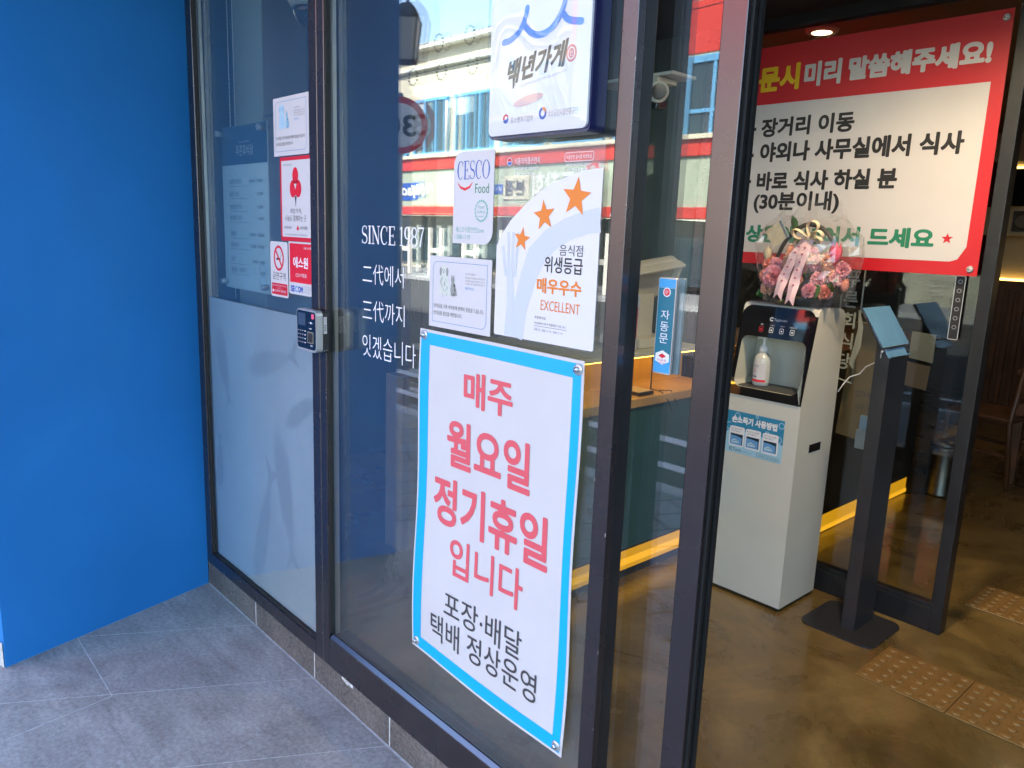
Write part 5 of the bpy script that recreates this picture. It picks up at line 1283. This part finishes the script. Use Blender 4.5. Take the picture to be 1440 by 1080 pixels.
part(dt, "tabletop", lambda b: (b.m(DWOOD), b.box(-1.45, -.45, 5.7, 6.4, .72, .75, .005)))
for sx, sy in ((-1.4, 5.75), (-.5, 5.75), (-1.4, 6.35), (-.5, 6.35)): part(dt, "leg", lambda b: (b.m(DWOOD), b.box(sx - .03, sx + .03, sy - .03, sy + .03, .002, .72, .004, 1)))
b = MB(); b.m(PAPER); b.prism_x([(5.78, .7505), (5.86, .7505), (5.82, .83)], -1.42, -1.24); b.m(BLACK); f_ = lambda x, z: (x, 5.78 + (z - .75) * .5 - .001, z); b.text("고객", -1.38, -1.30, .765, .80, 0, .02, f_)
tag(b.build("table_sign"), "small white folded sign standing on the dining table", "sign")

# downlight in the ceiling behind the banner
dl = thing("downlight", "round lit ceiling downlight just above the order banner", "ceiling light", (-1.80, 3.40, 2.40))
part(dl, "rim", lambda b: (b.m(mat("white lamp rim", (.7, .66, .55), .4)), b.lathe([(.055, 2.402), (.068, 2.404), (.07, 2.4195)], (-1.80, 3.40, 0), 28)))
part(dl, "lamp", lambda b: (b.m(emit("warm white lamp", (1.0, .72, .34), 3)), b.lathe([(.002, 2.396), (.042, 2.4015)], (-1.80, 3.40, 0), 24)))
def spot(loc, e, ang=165, col=(1.0, .74, .42), size=.05):
    d = bpy.data.lights.new("ceiling_spot", 'SPOT'); d.energy = e; d.spot_size = R(ang); d.spot_blend = 1.0; d.color = col; d.shadow_soft_size = size
    o = bpy.data.objects.new("ceiling_spot", d); COL.objects.link(o); o.location = loc; return o
spot((-1.80, 3.40, 2.385), 9)
o = spot((-.95, 2.45, 2.39), 18)  # added spot out of view, brightens the order banner and studded tiles
dl2 = dup(dl, (-.95, 2.45, 2.41), "added unseen downlight brightening the entrance floor and order banner")
o = spot((-1.2, 6.2, 2.38), 1.5); dl3 = dup(dl, (-1.2, 6.2, 2.40), "unseen downlight giving the dining table a warm glow")  # unseen lamp supplying part of the dining room's warm glow
# ---------------------------------------------------------------- across the street (seen mirrored in the glass)
OY = -15.5
fb_ = thing("shop_house", "beige rendered shop house across the street with red bands and blue windows", "building", (-24, OY, 0))
part(fb_, "wall", lambda b: (b.m(CREAMB), b.box(-50, -13.35, OY - 8, OY, 4.06, 7.9), b.box(-50, -13.35, OY - 8, OY - .25, 0, 2.0)))
part(fb_, "roof_edge", lambda b: (b.m(mat("pale metal coping", (.72, .70, .62), .4)), b.box(-50.2, -13.35, OY - 8, OY + .35, 7.901, 8.08, .02), b.box(-50, -13.35, OY + .001, OY + .18, 7.25, 7.36, .02)))
part(fb_, "red_band", lambda b: (b.m(REDP), b.box(-50, -11.0, OY - .3, OY + .30, 3.64, 4.055, .01)))
part(fb_, "red_band", lambda b: (b.m(REDP), b.box(-50, -11.0, OY - .3, OY + .30, 2.02, 2.32, .01)))
part(fb_, "signboard", lambda b: (b.m(SIGNG), b.box(-50, -11.0, OY - .3, OY + .22, 2.321, 3.639)))
part(fb_, "ledge", lambda b: (b.m(mat("cream ledge", (.72, .66, .48), .7)), b.box(-50, -11.0, OY - .2, OY + .40, 4.056, 4.18, .01)))
for i, x in enumerate((-27.9, -25.4, -22.9, -20.4, -17.9, -15.4)):
    x1 = x + 2.1
    def _w(b):
        b.m(WINB); b.box(x, x1, OY - .02, OY + .05, 4.19, 6.2); b.m(WINB)
        for xx in (x, x + .68, x + 1.38, x1 - .1): b.box(xx, xx + .1, OY + .051, OY + .14, 4.19, 6.2, .01)
        b.box(x, x1, OY + .051, OY + .13, 4.19, 4.28); b.box(x, x1, OY + .051, OY + .13, 6.1, 6.2)
    w_ = part(fb_, "window", _w)
    mb = MB(); mb.m(WING); mb.box(x + .1, x1 - .1, OY + .0505, OY + .07, 4.28, 6.1); mb.m(mat("half drawn white blind", (.45, .52, .55), .7)); mb.box(x + .1, x + .68, OY + .0705, OY + .08, 4.9 + .3 * (i % 3), 6.1); mb.build("pane", w_)
for x in (-23.2, -18.1, -15.5): part(fb_, "drainpipe", lambda b: (b.m(mat("white pipe", (.75, .74, .68), .5)), b.cyl((x, OY + .22, 4.18), (x, OY + .22, 6.0), .05, n=10)))
mt_ = lambda y: (lambda x, z: (x, y, z))
part(fb_, "sign_lettering", lambda b: (b.m(mat("white channel letters", (.78, .77, .70), .5)), b.text("두참회", -16.7, -18.55, 2.55, 3.4, OY + .26, .03), b.m(mat("cream sign plate", (.70, .64, .46), .5)), b.box(-19.95, -18.72, OY + .221, OY + .27, 2.55, 3.3, .02), b.m(DGREY), b.text("본점", -18.85, -19.82, 2.66, 3.18, OY + .275, .05), b.m(DBLUE), b.box(-20.9, -20.0, OY + .221, OY + .25, 2.75, 3.05), b.m(WHITE), b.text("SINCE 1990", -20.05, -20.85, 2.84, 2.96, OY + .255)))
def _S(b):
    b.m(mat("white sign outline", (.75, .74, .72), .5)); P = arc(-16.0, 3.36, .2, .24, -20, 270, 14) + arc(-16.0, 2.9, .22, .24, 90, -160, 14)
    b.stroke(P, .24, OY + .24); b.m(mat("red sign letter", (.66, .03, .03), .5)); b.stroke(P, .15, OY + .25)
part(fb_, "sign_emblem", _S, "red letter emblem with white outline")
part(fb_, "sign_script", lambda b: (b.m(mat("white channel letters", (.78, .77, .70), .5)), b.text("Nijao", -24.35, -25.9, 2.6, 3.15, OY + .27, .04, lambda x, z: (x - (z - 2.8) * .3, OY + .27, z)), b.text("mino", -26.0, -28.6, 2.6, 3.25, OY + .27, .05, lambda x, z: (x - (z - 2.8) * .3, OY + .27, z)), b.m(DBLUE), b.box(-26.2, -24.9, OY + .221, OY + .24, 2.55, 3.2)))
def _shopf(b):
    b.m(WING); b.box(-49, -11.2, OY - .24, OY - .15, .2, 1.95); b.m(mat("dark shop interior trim", (.03, .03, .03), .6))
    for i in range(16): b.box(-48 + i * 2.3, -47.9 + i * 2.3, OY - .149, OY - .05, 0, 2.0)
part(fb_, "shopfront", _shopf)
rp = thing("red_panel_building", "building clad in large red panels across the street", "building", (-6, OY, 0))
def _rp(b):
    b.m(REDP)
    for i in range(6):
        for k in range(5): b.box(-13.33 + i * 1.3, -12.05 + i * 1.3, OY - .2, OY + .03, 6.25 + k * 1.32, 7.55 + k * 1.32, .01)
    b.m(mat("panel joint", (.62, .55, .4), .7)); b.box(-13.34, -5.5, OY - 7, OY + .015, 6.24, 12.8); b.m(CREAMB); b.box(-13.34, -5.5, OY - 7, OY, 4.06, 6.239); b.box(-10.99, -5.5, OY - 7, OY, 0, 4.059)
part(rp, "facade", _rp)
part(rp, "window", lambda b: (b.m(WINB), b.box(-13.3, -12.95, OY + .001, OY + .1, 4.2, 6.18, .01), b.box(-12.949, -10.6, OY + .001, OY + .1, 6.0, 6.18, .01), b.box(-10.6, -10.4, OY + .001, OY + .1, 4.2, 6.0), b.m(WING), b.box(-12.949, -10.6, OY + .001, OY + .04, 4.2, 5.999), b.m(WINB), b.box(-12.949, -10.601, OY + .041, OY + .09, 4.75, 4.85), b.box(-12.3, -12.2, OY + .041, OY + .088, 4.2, 4.749), b.box(-12.3, -12.2, OY + .041, OY + .088, 4.851, 5.999)))
# white rail posts at the far kerb
H0 = thing("rail_post", "white painted H shaped rail post at the far kerb, first of the row", "rail post", (-24, -12.9, 0), "white rail posts across the street")
def _H(b):
    b.m(mat("white rail paint", (.78, .76, .66), .5)); b.box(-24.35, -24.23, -12.96, -12.84, 0, 1.55, .01); b.box(-23.75, -23.63, -12.96, -12.84, 0, 1.55, .01); b.box(-24.229, -23.751, -12.94, -12.86, .75, .9, .01)
part(H0, "frame", _H)
for i in range(1, 7): dup(H0, (-24 + 1.75 * i, -12.9, 0), "white H shaped rail post at the far kerb, %s from the far end" % ("second", "third", "fourth", "fifth", "sixth", "seventh")[i - 1])
# speed limit sign
sp = thing("speed_limit_sign", "round red ringed 30 speed limit sign on a grey pole in the street", "road sign", (-7.5, -2.75, -.1))
c = Vector((-7.42, -2.70, 2.60)); nrm = Vector((.86, .51, 0)).normalized(); ax = Vector((-nrm.y, nrm.x, 0))
tl_ = lambda u, v, d=0: c + ax * u + Vector((0, 0, v)) + nrm * d
def _spd(b):
    b.m(RED); n = 44
    b.poly([tl_(.30 * math.cos(2 * PI * i / n), .30 * math.sin(2 * PI * i / n), 0) for i in range(n)]); b.m(SILVER); b.poly([tl_(.30 * math.cos(2 * PI * i / n), .30 * math.sin(2 * PI * i / n), -.012) for i in range(n)]); 
    for i in range(n): b.poly([tl_(.30 * math.cos(2 * PI * j / n), .30 * math.sin(2 * PI * j / n), d) for j, d in ((i, 0), (i + 1, 0), (i + 1, -.012), (i, -.012))])
    b.m(WHITE); b.poly([tl_(.232 * math.cos(2 * PI * i / n), .232 * math.sin(2 * PI * i / n), .003) for i in range(n)])
    b.m(BLACK); b.text("30", -.17, .17, -.115, .115, 0, .025, lambda u, v: tuple(tl_(u, v, .006)))
part(sp, "disc", _spd); part(sp, "pole", lambda b: (b.m(mat("grey steel pole", (.3, .31, .32), .4, .7)), b.cyl(tl_(0, -2.7, -.05), tl_(0, .34, -.05), .035, n=16)))
# street lantern on a post arm
sl = thing("street_lantern", "old fashioned four sided street lantern hanging from a post arm", "street lamp", (-6.9, -1.9, 0))
LC = Vector((-5.86, -1.715, 0)); DKM = mat("dark bronze metal", (.05, .04, .035), .45, .3)
def _lant(b):
    b.m(DKM); b.lathe([(.02, 3.30), (.05, 3.36), (.11, 3.31), (.145, 3.235)][::-1], LC, 4); b.cyl(LC + Vector((0, 0, 3.3)), LC + Vector((0, 0, 3.62)), .014, n=8)
    for k in range(4):
        a = PI / 2 * k; p0 = LC + Vector((.095 * math.cos(a), .095 * math.sin(a), 2.90)); p1 = LC + Vector((.14 * math.cos(a), .14 * math.sin(a), 3.235)); b.tube([p0, p1], .011, 6)
    b.lathe([(.105, 2.88), (.11, 2.89), (.10, 2.905)], LC, 4)
part(sl, "lantern", _lant)
def _lg(b):
    b.m(mat("frosted lantern glass", (.55, .53, .48), .5))
    for k in range(4):
        a, d = PI / 2 * k, PI / 2 * (k + 1); b.poly([LC + Vector((r * math.cos(t), r * math.sin(t), z)) for r, t, z in ((.09, a, 2.906), (.09, d, 2.906), (.134, d, 3.234), (.134, a, 3.234))])
part(sl, "lantern_glass", _lg)
part(sl, "post", lambda b: (b.m(DKM), b.cyl((-6.95, -1.75, -.1), (-6.95, -1.75, 3.75), .06, .045, 16), b.tube([(-6.95, -1.75, 3.5), (-6.7, -1.74, 3.68), (-6.3, -1.73, 3.72), (-5.95, -1.72, 3.66), (-5.86, -1.715, 3.60)], .022, 8)))
# festoon wires with ring shaped lights over the street
def festoon(y, z, xs, label):
    f = thing("festoon_wire", label, "festoon", (xs[0], y, z), "festoon wires over the street")
    part(f, "wire", lambda b: (b.m(BLACK), b.tube([(-26, y, z + .25), (-20, y, z + .05), (-15, y, z), (-11, y, z + .02), (-7, y, z + .12), (0, y, z + .3)], .007, 5)))
    for x in xs:
        part(f, "ring_light", lambda b: (b.m(DKM), *[b.lathe([(.001, -.022), (.02, -.012), (.02, .012), (.001, .022)], (x + .135 * math.cos(2 * PI * k / 14), y, z - .03 + .15 * math.sin(2 * PI * k / 14)), 6) for k in range(14)]))
    return f
festoon(-6.7, 4.86, (-13.05, -12.15, -11.25, -10.35, -9.45, -8.55), "dark wire with rings of small lamps strung over the street, upper one")
festoon(-6.7, 4.36, (-12.95, -12.05, -11.15, -10.25, -9.35, -8.45), "dark wire with rings of small lamps strung over the street, lower one")
# concrete planter on the pavement
b = MB(); b.m(mat("pale concrete", (.38, .38, .37), .85, var=.15, vscale=12)); b.box(-6.05, -5.35, -1.15, -.85, 0, .34, .05, 3); tag(b.build("concrete_block"), "pale rounded concrete block standing on the pavement by the kerb", "concrete block")

for _o in SC.objects:
    if "_base" in _o: del _o["_base"]
